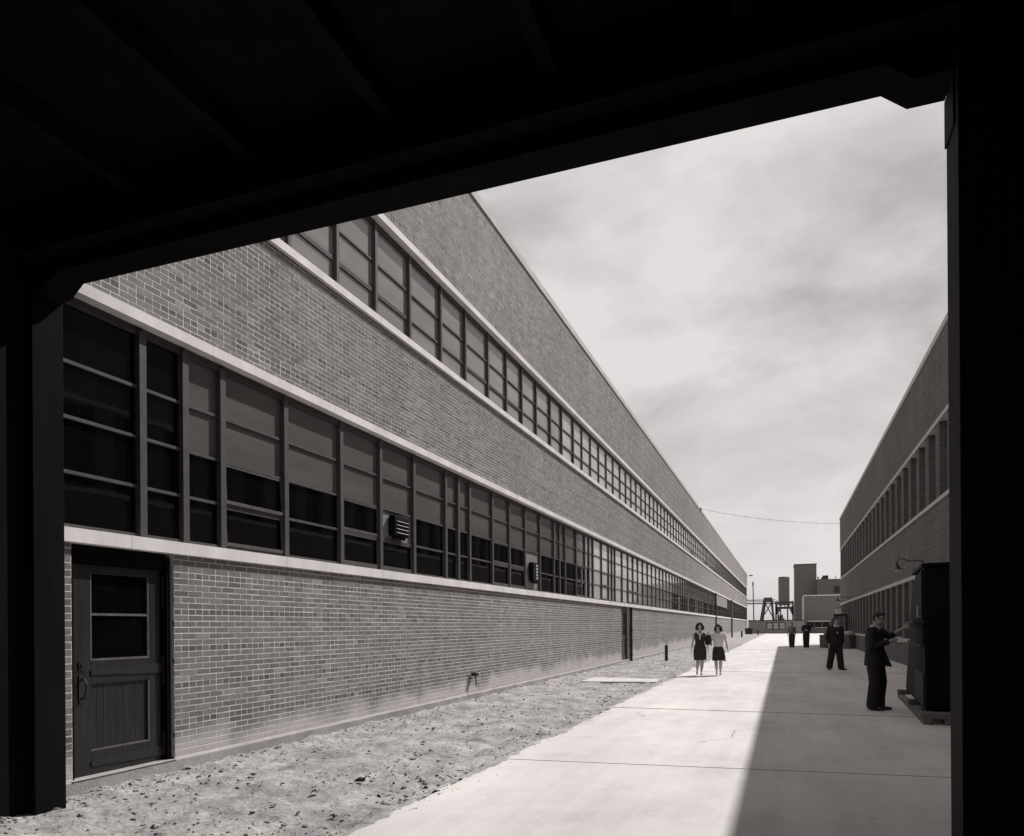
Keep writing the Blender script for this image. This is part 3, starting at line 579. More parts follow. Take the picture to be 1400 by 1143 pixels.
goose(28.1, 3.74, 'nearer gooseneck wall lamp above the man writing in the shade'); goose(57.3, 3.55, 'farther gooseneck wall lamp above the open dark door')
# open dark door on the right building
od = thing('open_door', 'dark glazed door standing open at right angles to the shaded wall', 'door', (XR-.06, 58, 0))
b = MB(); x0, x1 = 3.45, 4.40
b.box(x0, x0+.16, 57.97, 58.03, .12, 2.38); b.box(x1-.16, x1, 57.97, 58.03, .12, 2.38); b.box(x0+.16, x1-.16, 57.97, 58.03, 2.2, 2.38); b.box(x0+.16, x1-.16, 57.97, 58.03, .12, 1.15); add('leaf', b, M['iron'], od)
b = MB(); b.box(x0+.16, x1-.16, 57.99, 58.0, 1.15, 2.2); add('pane', b, M['obsc_sky'], od); b = MB(); b.box(x0+.16, x1-.16, 57.975, 57.988, 1.67, 1.7); b.box(x0+.46, x0+.485, 57.975, 57.988, 1.15, 2.2); add('glazing_bar', b, M['iron'], od)
b = MB(); b.box(3.58, 3.96, 57.9, 58.2, 2.42, 2.8); lb_ = tag(add('sign_box', b, M['lampw']), 'small white box lamp above the open dark door', 'box lamp'); 
b = MB(); b.box(3.96, 4.46, 58.03, 58.07, 2.6, 2.64); b.box(3.55, 4.0, 57.87, 58.23, 2.8, 2.84); add('bracket', b, M['iron'], lb_)
# string of the wire between the buildings
wq = MB(); A = Vector((XL, 62.3, 11.35)); Bq = Vector((XR, 66.1, 9.98)); pts = []
for k in range(25):
    t = k/24; p = A.lerp(Bq, t); p.z -= .55*4*t*(1-t)*.5; pts.append(p)
wq.loft(pts, [.012]*25, 6, ref=(0,0,1))
wt = tag(add('overhead_cable', wq, M['greyiron']), 'thin sagging cable strung high between the two buildings', 'cable')
for k in range(2, 24, 2):
    b = MB(); b.ell(tuple(pts[k]-Vector((0,0,.03))), (.03,.03,.035), 8, 6); add('cable_clip', b, M['greyiron'], wt)
b = MB(); b.box(XL-.05, XL+.12, 62.2, 62.4, 11.2, 11.43); add('anchor', b, M['iron'], wt)
# ------------------------------------------------------------------ distance: shed, plant buildings, trestles
sh = thing('low_shed', 'low grey shed with a strip window across the far end of the lane', 'shed', (-1, 147, 0))
b = MB(); b.box(-6.3, 3.65, 147.1, 152, -.1, 2.42); add('wall', b, M['shed'], sh)
k = 0
for x in np.arange(-6.3, 3.6, .5):
    b = MB(); 
    if -3.1 < x+.25 < .35:
        b.box(x+.01, x+.49, 147.05, 147.1, -.1, .78); b.box(x+.01, x+.49, 147.05, 147.1, 2.12, 2.42)
    else: b.box(x+.01, x+.49, 147.05, 147.1, -.1, 2.42)
    add('siding_board', b, M['shed'], sh)
b = MB(); b.box(-6.4, 3.75, 146.85, 152.1, 2.42, 2.57); add('roof', b, M['iron'], sh)
for i in range(3):
    x = -3.0+i*1.12; b = MB(); b.box(x, x+.12, 146.98, 147.1, .78, 2.08); b.box(x+1.0, x+1.12, 146.98, 147.1, .78, 2.08); b.box(x+.12, x+1.0, 146.98, 147.1, .78, .9); b.box(x+.12, x+1.0, 146.98, 147.1, 1.96, 2.08); b.box(x+.12, x+1., 147.0, 147.09, 1.4, 1.46)
    wn = add('window', b, M['iron'], sh); p = MB(); p.box(x+.12, x+1., 147.04, 147.06, .9, 1.96); add('pane', p, M['tin'], wn)
lo = thing('annex_building', 'square grey brick block with a white roof edge and band of windows', 'building', (6, 150, 0))
b = MB(); b.box(3.75, 16, 150, 165, 2.33, 7.12); b.box(4.2, 16, 150.15, 165, -.1, 1.02); b.box(4.2, 16, 150.5, 165, 1.02, 2.33); add('wall', b, M['tower2'], lo)
b = MB(); b.box(3.68, 16, 149.93, 165, 7.12, 7.28); b.box(3.68, 8.3, 149.8, 150.3, 2.2, 2.34); b.box(5.6, 9, 150.05, 150.3, 1.02, 1.1); add('coping', b, M['stone'], lo)
b = MB(); b.box(3.70, 3.75, 150, 164, 2.34, 7.12); add('side_wall', b, M['stone_r'], lo)  # paler colour stands for the light falling on this side
for x in (4.35, 5.7, 7.1, 8.6):
    b = MB(); b.box(x, x+1.1, 150.4, 150.5, 1.12, 2.2); add('window', b, M['clear'], lo)
tw = thing('plant_tower', 'tall plain dark brick plant tower, highest block at the end of the lane', 'building', (5, 190, 0))
b = MB(); b.hexa([(2.6,190,0),(7.58,190,0),(7.58,202,0),(2.6,202,0),(2.64,190,16.1),(7.58,190,16.25),(7.58,202,16.25),(2.64,202,16.1)]); add('wall', b, M['tower'], tw)
b = MB(); b.box(2.5, 7.68, 189.9, 202, 16.26, 16.42); b.box(2.55, 3.4, 189.9, 190, 5.0, 5.15); add('coping', b, M['tower'], tw)
md = thing('plant_block', 'lower dark brick block with roof vents right of the tall tower', 'building', (10, 188, 0))
b = MB(); b.box(7.6, 22, 188, 200, 0, 12.3); add('wall', b, M['tower'], md); b = MB(); b.box(7.6, 22, 187.9, 200, 12.3, 12.45); b.box(11.1, 12.6, 187.85, 188, 10.75, 10.9); add('coping', b, M['tower2'], md)
b = MB(); b.box(11.3, 12.5, 187.9, 188, 9.2, 10.75); add('window', b, M['clear'], md)
b = MB(); b.box(8.9, 10.15, 189, 190, 12.4, 13.4); b.hexa([(8.3,189,12.4),(8.9,189,12.4),(8.9,190,12.4),(8.3,190,12.4),(8.8,189,13.1),(8.9,189,13.1),(8.9,190,13.1),(8.8,190,13.1)]); b.cyl((7.9,189,12.4),(7.9,189,13.0),.14); b.box(7.65,8.15,188.9,189.1,12.9,13.05); b.cyl((11.75,189,12.4),(11.75,189,13.3),.07); add('roof_vent', b, M['iron'], md)
si = thing('silo', 'tall round dark silo standing behind the pipe trestle', 'silo', (.18, 180, 0))
b = MB(); b.cyl((.18,180,6.4),(.18,180,12.55),1.22,28); add('drum', b, M['tower'], si, smooth=False); b = MB(); b.cyl((.18,180,12.55),(.18,180,12.75),1.27,28,1.1); b.cyl((.18,180,6.2),(.18,180,6.4),1.3,28); add('rim', b, M['steel'], si)
b = MB()
for a in range(4): b.cyl((.18+math.cos(a*1.57+.8)*1.1, 180+math.sin(a*1.57+.8)*1.1, 0), (.18+math.cos(a*1.57+.8)*1.1, 180+math.sin(a*1.57+.8)*1.1, 6.2), .14, 8)
add('leg', b, M['steel'], si)
ta = thing('pipe_trestle', 'braced A-shaped steel trestle carrying pipes from the sunlit building', 'trestle', (-3, 165, 0), group='steel pipe supports at the end of the lane')
for (xa, xb_, yy) in ((-5.0,-3.75,165),(-1.55,-2.45,165),(-4.6,-3.6,168),(-1.9,-2.3,168)):
    b = MB(); b.beam((xa,yy,0),(xb_,yy,7.2),.42,.42); add('leg', b, M['steel'], ta)
for (p, q) in (((-4.2,165,3.2),(-2.2,165,6.6)),((-2.0,165,3.2),(-3.8,165,6.6)),((-4.75,165,1.8),(-1.7,165,1.8))):
    b = MB(); b.beam(p, q, .22, .22); add('brace', b, M['steel'], ta)
b = MB(); b.box(-3.9,-2.2,164.6,168.4,6.6,7.5); add('head', b, M['steel'], ta)
pr = thing('pipe_run', 'pair of horizontal pipes crossing the sky to the braced trestle', 'pipes', (-5, 165, 6))
for z, r in ((7.0,.1),(6.66,.07),(6.25,.14)):
    b = MB(); b.cyl((-12,165,z),(-1.6,165,z),r,10); add('pipe', b, M['steel'], pr)
tb = thing('loading_gantry', 'flat-topped steel gantry with an arched opening beneath the silo', 'gantry', (.3, 165, 0), group='steel pipe supports at the end of the lane')
b = MB(); b.box(-1.72,2.1,164.7,166,6.15,6.6); add('deck', b, M['steel'], tb)
b = MB(); b.box(-1.5,2.05,164.8,165.2,5.0,5.5); b.hexa([(-1.5,164.8,3.9),(-1.1,164.8,3.9),(-1.1,165.2,3.9),(-1.5,165.2,3.9),(-1.5,164.8,5.0),(-.5,164.8,5.0),(-.5,165.2,5.0),(-1.5,165.2,5.0)]); b.hexa([(1.75,164.8,3.7),(2.0,164.8,3.7),(2.0,165.2,3.7),(1.75,165.2,3.7),(1.25,164.8,5.0),(2.0,164.8,5.0),(2.0,165.2,5.0),(1.25,165.2,5.0)]); add('arch_beam', b, M['steel'], tb)
for x in (-1.45, 1.95, -1.0):
    b = MB(); b.box(x-.17, x+.17, 164.8, 165.2, 0, 6.15 if x != -1.0 else 4.0); add('leg', b, M['steel'], tb)
for x in (-1.3,-.5,.3,1.1,1.8):
    b = MB(); b.cyl((x,165,5.5),(x+.15,165,6.15),.09,8); add('strut', b, M['steel'], tb); b = MB(); b.cyl((x,165.1,6.6),(x,165.1,6.95),.07,8); add('stub_post', b, M['steel'], tb)
b = MB(); b.cyl((-1.6,164.9,5.85),(2.1,164.9,5.85),.08,8); add('pipe', b, M['steel'], tb)
tr = thing('young_tree', 'small dark bushy tree glimpsed through the arched gantry', 'tree', (-.3, 172, 0))
b = MB(); b.loft([(-.55,172,0),(-.5,172,1.5),(-.55,172,2.9)],[.14,.1,.05],8); add('trunk', b, M['steel'], tr)
b = MB()
for k in range(700):
    c = random.choice(((-.7,172,3.3,.55),(-.2,172,2.8,.55),(-.8,172,2.4,.6),(-.35,172,3.6,.3))); d = Vector((random.gauss(0,1),random.gauss(0,1),random.gauss(0,1))).normalized()*c[3]*random.random()**.4
    p = Vector(c[:3])+d; n0 = len(b.v); a = Vector((random.gauss(0,1),random.gauss(0,1),random.gauss(0,1))).normalized()*.11; e = a.orthogonal().normalized()*.07
    b.v += [tuple(p-a), tuple(p+e), tuple(p+a), tuple(p-e)]; b.f.append((n0,n0+1,n0+2,n0+3))
add('crown', b, M['leaf'], tr)
b = MB(); b.cyl((-5.56,155,0),(-5.72,155,10.2),.13,10,.09); b.cyl((-5.72,155,9.6),(-5.72,155,10.4),.16,10,.12)
tag(add('utility_pole', b, M['steel']), 'thin dark pole rising beside the far corner of the sunlit building', 'pole')
b = MB(); b.box(XL-.1, XL+.5, 146.05, 146.15, 11.0, 11.06); b.ell((XL+.75,146.1,11.12),(.38,.25,.14),12,8); tag(add('flood_lamp', b, M['greyiron']), 'small lamp on the far top corner of the sunlit building', 'lamp')
# ------------------------------------------------------------------ drums
def drum(x, y, lab, s=1.):
    t = thing('steel_drum', lab, 'drum', (x, y, 0), group='drums standing at the edge of the shade')
    b = MB(); b.loft([(x,y,0),(x,y,.28*s),(x,y,.3*s),(x,y,.32*s),(x,y,.58*s),(x,y,.6*s),(x,y,.62*s),(x,y,.88*s)], [.28*s,.28*s,.30*s,.28*s,.28*s,.30*s,.28*s,.28*s], 24); add('body', b, M['drum'], t)
    b = MB(); b.cyl((x,y,.88*s),(x,y,.91*s),.295*s,24); b.cyl((x+.12,y,.91*s),(x+.12,y,.95*s),.04,10); add('rim', b, M['greyiron'], t)
drum(2.62, 54.6, 'leftmost grey steel drum behind the man standing in the lane'); drum(3.2, 54.9, 'steel drum next right, half hidden by the man standing in the lane'); drum(2.95, 55.5, 'rear dark drum between the other two drums', 1.08)
drum(3.95, 52.5, 'grey drum against the shaded wall with a sack on its top', 1.0); drum(4.28, 53.3, 'dark drum closest to the shaded wall')
b = MB(); b.ell((3.98,52.45,1.02),(.36,.3,.16),18,12); b.ell((3.8,52.4,.98),(.18,.2,.12)); b.ell((4.2,52.5,.99),(.2,.2,.11)); tag(add('cloth_sack', b, M['sack'], smooth=True), 'pale lumpy sack lying on top of the drum by the wall', 'sack')
# ------------------------------------------------------------------ large dark cabinet on skids
cb_ = thing('storage_cabinet', 'large black cabinet on timber skids at the right edge, a man beside it', 'cabinet', (2.9, 13.3, 0))
b = MB(); b.hexa([(2.15,13.35,.2),(4.0,13.35,.2),(4.0,17.4,.2),(2.44,17.4,.2),(2.13,13.35,2.52),(4.0,13.35,2.56),(4.0,17.4,2.68),(2.62,17.4,2.62)]); add('body', b, M['cab'], cb_, bevel=.012)
b = MB(); b.hexa([(2.1,13.3,2.53),(4.05,13.3,2.57),(4.05,17.45,2.70),(2.56,17.45,2.63),(2.1,13.3,2.58),(4.05,13.3,2.62),(4.05,17.45,2.76),(2.56,17.45,2.68)]); add('roof', b, M['cab'], cb_)
def side(y, z, o=0.0):    # a point on the slanted left side
    t = (y-13.35)/4.05; s_ = (z-.2)/2.35
    return 2.15+.29*t+(-.02*(1-t)+.16*t)*s_-o
for (y0, y1, z0, z1, mt, o_, nm) in ((13.42,15.2,1.68,2.48,'cab',.03,'door'), (15.25,17.3,1.68,2.48,'cab',.03,'door'), (13.42,15.2,1.28,1.6,'cab',.025,'drawer_front'), (15.25,17.3,1.28,1.6,'cab',.025,'drawer_front'), (13.42,15.0,.26,.78,'cabw',.03,'panel'), (15.1,17.3,.26,1.2,'cab',.02,'panel')):
    b = MB(); p = []
    for z in (z0, z1):
        p += [(side(y0,z,o_), y0, z), (side(y0,z,-.02), y0, z), (side(y1,z,-.02), y1, z), (side(y1,z,o_), y1, z)]
    b.hexa(p); add(nm, b, M[mt], cb_, bevel=.006)
for z, ex in ((1.63,.16),(1.24,.06)):
    b = MB(); b.hexa([(side(13.4,z,ex),13.4,z-.015),(side(13.4,z,-.05),13.4,z-.015),(side(17.3,z,-.05),17.3,z-.015),(side(17.3,z,ex),17.3,z-.015),(side(13.4,z,ex),13.4,z+.02),(side(13.4,z,-.05),13.4,z+.02),(side(17.3,z,-.05),17.3,z+.02),(side(17.3,z,ex),17.3,z+.02)]); add('ledge', b, M['cabw'], cb_)
b = MB(); b.cyl((2.105,13.75,1.72),(2.105,13.75,1.9),.014,8); b.cyl((2.105,13.75,1.73),(2.15,13.75,1.73),.01,6); b.cyl((2.105,13.75,1.89),(2.15,13.75,1.89),.01,6); add('handle', b, M['tin'], cb_)
for k in range(4):
    b = MB(); x = 2.17+k*.45; b.box(x, x+.44, 13.325, 13.348, .24, 2.5); add('front_board', b, M['cab'], cb_)
for (xa, xb_) in ((2.08, 2.34), (2.38, 2.72), (3.6, 3.8)):
    b = MB(); b.hexa([(xa,13.15,.0),(xa+.11,13.15,.0),(xb_+.11,17.9,.0),(xb_,17.9,.0),(xa,13.15,.09),(xa+.11,13.15,.09),(xb_+.11,17.9,.09),(xb_,17.9,.09)]); add('skid', b, M['wood'], cb_, bevel=.006)
for y in (13.16, 15.3, 17.5):
    b = MB(); x0 = 2.06+(y-13.15)*.055; b.box(x0, 4.1, y, y+.16, .092, .19); add('cross_timber', b, M['wood'], cb_, bevel=.006)
# ------------------------------------------------------------------ covered passage the camera stands in
ps = thing('covered_passage', 'black timber shed roof and posts framing the view from inside', 'shed', (-2.6, 4.83, 0))
b = MB(); b.box(-6.5, -6.2, 4.53, 4.83, -.05, 5.0); add('post', b, M['black'], ps, bevel=.006)
b = MB(); b.box(.903, 1.2, 4.53, 4.83, -.05, 5.0); add('post', b, M['post'], ps, bevel=.006)
b = MB(); b.box(.893, .903, 4.6, 4.828, 4.35, 4.62); add('cleat', b, M['post'], ps)
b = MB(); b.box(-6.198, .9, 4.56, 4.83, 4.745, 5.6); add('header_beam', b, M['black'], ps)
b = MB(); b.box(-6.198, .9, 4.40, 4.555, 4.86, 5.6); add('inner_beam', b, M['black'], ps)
b = MB(); b.hexa([(.70,4.57,4.63),(.895,4.57,4.63),(.895,4.825,4.63),(.70,4.825,4.63),(.56,4.57,4.744),(.895,4.57,4.744),(.895,4.825,4.744),(.56,4.825,4.744)]); add('bracket', b, M['black'], ps)
b = MB(); b.hexa([(-6.195,4.57,4.60),(-6.07,4.57,4.63),(-6.07,4.825,4.63),(-6.195,4.825,4.60),(-6.195,4.57,4.744),(-5.93,4.57,4.744),(-5.93,4.825,4.744),(-6.195,4.825,4.744)]); add('bracket', b, M['black'], ps)
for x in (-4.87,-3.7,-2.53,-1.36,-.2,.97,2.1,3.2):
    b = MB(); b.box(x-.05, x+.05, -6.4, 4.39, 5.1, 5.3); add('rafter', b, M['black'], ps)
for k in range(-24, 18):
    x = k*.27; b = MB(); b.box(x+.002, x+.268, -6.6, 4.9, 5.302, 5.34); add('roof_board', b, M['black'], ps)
b = MB(); b.box(-6.55, 4.9, -6.7, 4.84, 5.601, 5.66); add('roof_cover', b, M['roof'], ps)
b = MB(); b.box(1.2, 4.44, 4.7, 4.78, -.05, 5.6); add('infill_wall', b, M['black'], ps)
for k in range(12):
    b = MB(); b.box(1.202+k*.268, 1.466+k*.268, 4.68, 4.699, 0, 5.1); add('wall_board', b, M['black'], ps)
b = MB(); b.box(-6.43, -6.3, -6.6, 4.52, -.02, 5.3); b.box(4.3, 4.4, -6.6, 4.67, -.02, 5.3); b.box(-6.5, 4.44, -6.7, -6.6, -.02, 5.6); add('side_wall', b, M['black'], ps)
# ------------------------------------------------------------------ people
def remesh(o, vox, sm=2):
    r = o.modifiers.new('r', 'REMESH'); r.mode = 'VOXEL'; r.voxel_size = vox; r.use_smooth_shade = True
    s = o.modifiers.new('s', 'SMOOTH'); s.iterations = sm; s.factor = .5
def person(label, loc, rz, Hh, J, wear, group=None, vox=.009, headturn=0, headtilt=0, female=False):
    k = Hh/1.75
    t = thing('person', label, 'person', loc, rz, group); t.scale = (k, k, k)
    D = dict(hd=(0,-.01,1.64), nk=(0,.01,1.5), shR=(-.185,.01,1.43), shL=(.185,.01,1.43), elR=(-.24,.04,1.13), elL=(.24,.04,1.13), wrR=(-.25,-.04,.88), wrL=(.25,-.04,.88),
             hiR=(-.09,0,.93), hiL=(.09,0,.93), knR=(-.1,-.02,.5), knL=(.1,-.02,.5), anR=(-.1,.02,.09), anL=(.1,.02,.09), toR=(-.12,-.13,.03), toL=(.12,-.13,.03), haR=None, haL=None)
    D.update(J); V_ = lambda a: Vector(D[a])
    hw = .85 if female else 1
    bd = MB()
    hd = V_('hd'); Rm = Matrix.Rotation(headturn, 3, 'Z') @ Matrix.Rotation(headtilt, 3, 'X')
    bd.ell(hd+Rm@Vector((0,.01,.03)), (.073,.092,.088), rot=Rm); bd.ell(hd+Rm@Vector((0,-.02,-.04)), (.056,.068,.078), rot=Rm); bd.ell(hd+Rm@Vector((0,-.045,-.095)), (.03,.032,.026), 10, 8, rot=Rm)
    bd.loft([hd+Rm@Vector((0,-.088,.022)), hd+Rm@Vector((0,-.104,-.018)), hd+Rm@Vector((0,-.085,-.03))], [.009,.017,.012], 8)
    for sx in (-1, 1): bd.ell(hd+Rm@Vector((sx*.073,.012,-.005)), (.012,.022,.032), 8, 6, rot=Rm)
    bd.loft([hd+Rm@Vector((0,.02,-.05)), V_('nk'), V_('nk')+Vector((0,.01,-.08))], [.052*hw,.05*hw,.075], 12)
    bd.loft([(0,.005,.88),(0,.0,.98),(0,.0,1.1),(0,0,1.25),(0,0,1.38),(0,.01,1.45),(0,.01,1.5)], [(.15,.1),(.15,.1),(.125,.085),(.145,.1),(.165*hw,.1),(.13*hw,.075),(.06,.05)], 18)
    for S in 'RL':
        sh, el, wr = V_('sh'+S), V_('el'+S), V_('wr'+S)
        bd.loft([sh*.8+Vector((0,0,sh.z*.2)), sh, sh.lerp(el,.45), el, el.lerp(wr,.35), wr], [.05,.053*hw,.045*hw,.036*hw,.04*hw,.026*hw], 12)
        fd = (wr-el).normalized() if D['ha'+S] is None else (Vector(D['ha'+S])-wr).normalized()
        side_ = Vector((0,1,0)) if abs(fd.z) > .6 else Vector((0,0,1)); side_ = (side_-fd*side_.dot(fd)).normalized(); nrm = fd.cross(side_)
        if S == 'R': nrm = -nrm
        bd.loft([wr-fd*.01, wr+fd*.03, wr+fd*.085], [(.022,.018),(.036,.015),(.038,.013)], 10, ref=side_)
        for q, (off, ln) in enumerate(((-.028,.062),(-.009,.074),(.010,.07),(.028,.055))):
            a = wr+fd*.08+side_*off; curl = -nrm*.02
            bd.loft([a, a+fd*ln*.5+curl*.3, a+fd*ln*.85+curl*1.2], [.0095,.0085,.007], 7)
        th_ = wr+fd*.02-side_*.03
        bd.loft([th_, th_-side_*.025+fd*.03-nrm*.01, th_-side_*.03+fd*.06-nrm*.015], [.012,.011,.008], 7)
        hi, kn, an, to = V_('hi'+S), V_('kn'+S), V_('an'+S), V_('to'+S)
        bd.loft([hi, hi.lerp(kn,.4), kn, kn.lerp(an,.3), an.lerp(kn,.12)], [.09,.08,.058,.062,.042], 14)
        bd.loft([an.lerp(kn,.15), an, an.lerp(to,.5)-Vector((0,0,.01)), to], [.035*hw,.035*hw,.036*hw,.028], 10)
    bo = add('body', bd, M[wear.get('skin','skin')], t, world=False); remesh(bo, vox)
    # face
    for sx in (-1, 1):
        e = MB(); e.ell(hd+Rm@Vector((sx*.03,-.083,.022)), (.012,.008,.007), 8, 6, rot=Rm); add('eye', e, M['eye'], t, world=False)
        e = MB(); e.loft([hd+Rm@Vector((sx*.014,-.09,.042)), hd+Rm@Vector((sx*.03,-.088,.048)), hd+Rm@Vector((sx*.047,-.078,.043))], [.003,.004,.003], 6); add('eyebrow', e, M['hair'], t, world=False)
    e = MB(); e.ell(hd+Rm@Vector((0,-.088,-.055)), (.021,.008,.007), 8, 6, rot=Rm); add('mouth', e, M['lip'], t, world=False)
    # hair
    h = MB()
    if female:
        h.ell(hd+Rm@Vector((0,.03,.055)), (.105,.1,.09), rot=Rm)
        for a_ in range(14):
            g_ = -.6+a_*.34; h.ell(hd+Rm@Vector((math.cos(g_)*.10, .02+.02*math.sin(a_*2.3), .03+math.sin(g_)*.095)), (.036,.04,.036), 10, 8)
        for (x, y, z, r) in ((-.1,.0,.0,.05),(.1,.0,.0,.05),(-.105,.035,-.055,.05),(.105,.035,-.055,.05),(0,.09,-.03,.08),(-.04,-.055,.105,.038),(.035,-.055,.108,.04),(-.075,-.03,.06,.04),(.075,-.03,.06,.04),(0,-.03,.125,.045),(-.06,.07,-.07,.045),(.06,.07,-.07,.045)):
            h.ell(hd+Rm@Vector((x,y,z)), (r,r,r), 12, 8)
    else:
        h.ell(hd+Rm@Vector((0,.03,.062)), (.079,.088,.075), rot=Rm); h.ell(hd+Rm@Vector((0,.05,.01)), (.074,.068,.08), rot=Rm); h.ell(hd+Rm@Vector((.0,-.03,.105)), (.055,.045,.03), rot=Rm)
        for sx in (-1,1): h.ell(hd+Rm@Vector((sx*.068,-.0,.03)), (.012,.02,.04), rot=Rm)
    if wear.get('hat'):
        pass
    ho = add('hair', h, M[wear.get('hair','hair')], t, world=False); remesh(ho, vox)
    # clothes
    def sleeves(mb, to, r, keys=('R','L'), puff=0):
        for S in keys:
            sh, el, wr = V_('sh'+S), V_('el'+S), V_('wr'+S)
            if to == 'wrist': mb.loft([sh*.7+Vector((0,0,sh.z*.3)), sh+Vector((0,0,.005)), sh.lerp(el,.5), el, el.lerp(wr,.25), wr.lerp(el,wear.get('cuff',.06) if S == 'L' else .06)], [r*1.15,r*1.25,r*1.15,r*1.05,r*.95,r*.78], 14)
            elif to == 'elbow': mb.loft([sh*.7+Vector((0,0,sh.z*.3)), sh, sh.lerp(el,.5), el, el.lerp(wr,.12)], [r,r*1.1,r,r*.95,r*.95], 14)
            else: mb.loft([sh*.7+Vector((0,0,sh.z*.3)), sh+Vector((0,0,puff*.4)), sh.lerp(el,.25), sh.lerp(el,.5)], [r,r*(1.1+puff*6),r*(1.25+puff*8),r*1.15], 14)
    def trousers(mt):
        q = MB(); q.loft([(0,.0,.80),(0,.0,.9),(0,0,1.02),(0,0,1.07)], [(.175,.135),(.195,.145),(.17,.125),(.16,.115)], 18)
        for S in 'RL':
            hi, kn, an = V_('hi'+S), V_('kn'+S), V_('an'+S)
            q.loft([hi+Vector((0,0,.0)), hi.lerp(kn,.35), kn, kn.lerp(an,.6), an+Vector((0,-.005,-.035))], [.125,.122,.11,.102,.104], 16)
        o = add('trousers', q, M[mt], t, world=False); remesh(o, vox)
    def shoes(mt, heel=False):
        for S in 'RL':
            an, to = V_('an'+S), V_('to'+S); q = MB(); d = (to-an); d.z = 0; d.normalize(); b0 = Vector((an.x, an.y, to.z-.03 if not heel else to.z-.03))
            if heel:
                q.loft([an+Vector((0,0,-.035))-d*.03, an.lerp(to,.5)+Vector((0,0,-.02)), to, to+d*.035-Vector((0,0,.005))], [(.03,.03),(.033,.022),(.038,.022),(.018,.012)], 12)
                q.loft([an-d*.035+Vector((0,0,-.03)), an-d*.04+Vector((0,0,-.085))], [.016,.008], 8)
            else: q.loft([an-d*.07+Vector((0,0,-.04)), an+Vector((0,0,-.035)), an.lerp(to,.55)+Vector((0,0,-.02)), to+Vector((0,0,.002)), to+d*.06-Vector((0,0,.004))], [(.03,.035),(.042,.05),(.045,.04),(.048,.03),(.025,.018)], 14)
            add('shoe', q, M[mt], t, world=False, smooth=True)
    if wear['kind'] == 'suit':
        trousers(wear['tr']); shoes('shoe')
        q = MB(); q.loft([(0,.0,.80),(0,0,.9),(0,0,1.0),(0,0,1.12),(0,0,1.28),(0,.005,1.39),(0,.01,1.455),(0,.015,1.5)], [(.235,.175),(.228,.17),(.21,.16),(.2,.15),(.22,.158),(.226,.14),(.165,.105),(.072,.07)], 22); sleeves(q, 'wrist' if not wear.get('armL') else 'wrist', .066, keys=wear.get('sl', ('R','L')))
        if wear.get('flap'): q.hexa([(-.02,-.12,.80),(.05,-.10,.80),(.06,-.27,.78),(.03,-.28,.78),(.0,-.12,1.12),(.05,-.1,1.12),(.05,-.14,1.12),(.0,-.15,1.12)])
        o = add('jacket', q, M[wear['jk']], t, world=False); remesh(o, vox)
        q = MB(); q.hexa([(-.012,-.155,1.22),(.012,-.155,1.22),(.012,-.1,1.22),(-.012,-.1,1.22),(-.085,-.085,1.5),(.085,-.085,1.5),(.075,-.03,1.51),(-.075,-.03,1.51)]); q.loft([(0,.01,1.475),(0,.005,1.525)],[(.066,.068),(.06,.062)],16)
        q.v = [(v[0], v[1]-.022*(v[2] < 1.49 and v[1] < -.05)*1.0, v[2]) for v in q.v]
        add('shirt', q, M['white'], t, world=False)
        q = MB(); q.hexa([(-.012,-.18,1.19),(.012,-.18,1.19),(.012,-.165,1.19),(-.012,-.165,1.19),(-.022,-.121,1.47),(.022,-.121,1.47),(.018,-.1,1.47),(-.018,-.1,1.47)]); add('tie', q, M['tie'], t, world=False)
    if wear['kind'] == 'work':
        trousers(wear['tr']); shoes('shoe')
        q = MB(); q.loft([(0,.0,1.0),(0,0,1.08),(0,0,1.2),(0,0,1.32),(0,.005,1.4),(0,.01,1.46),(0,.015,1.5)], [(.175,.125),(.19,.14),(.195,.145),(.205,.14),(.205,.125),(.15,.095),(.068,.066)], 22); sleeves(q, wear['sleeve'], .06)
        o = add('shirt', q, M[wear['jk']], t, world=False); remesh(o, vox)
        q = MB(); q.loft([(0,0,1.0),(0,0,1.035)], [(.158,.114),(.158,.114)], 18); add('belt', q, M['shoe'], t, world=False)
    if wear['kind'] == 'dress':
        q = MB(); md_ = lambda i, a: 1+(.03*math.sin(9*a) if i < 3 else 0)
        q.loft([(.01,.0,.52),(.005,0,.66),(0,0,.85),(0,0,.97),(0,0,1.1),(0,0,1.24),(0,.0,1.36),(0,.01,1.44),(0,.01,1.475)], [(.205,.205),(.215,.2),(.215,.17),(.195,.145),(.15,.112),(.175,.14),(.188,.125),(.15,.09),(.085,.065)], 36, mod=md_)
        o = add('dress', q, M['skirt'], t, world=False); remesh(o, vox)
        q = MB(); q.hexa([(-.008,-.155,1.2),(.008,-.155,1.2),(.008,-.1,1.2),(-.008,-.1,1.2),(-.04,-.128,1.42),(.04,-.128,1.42),(.03,-.06,1.44),(-.03,-.06,1.44)])
        for sx in (-1, 1): q.hexa([(sx*.02,-.13,1.40),(sx*.075,-.125,1.40),(sx*.08,-.08,1.42),(sx*.02,-.1,1.42),(sx*.035,-.09,1.49),(sx*.115,-.07,1.47),(sx*.12,-.02,1.48),(sx*.04,-.03,1.51)])
        q.ell((.085,-.128,1.34),(.014,.01,.014),8,6)
        add('collar', q, M['white'], t, world=False)
        shoes('shoe', True)
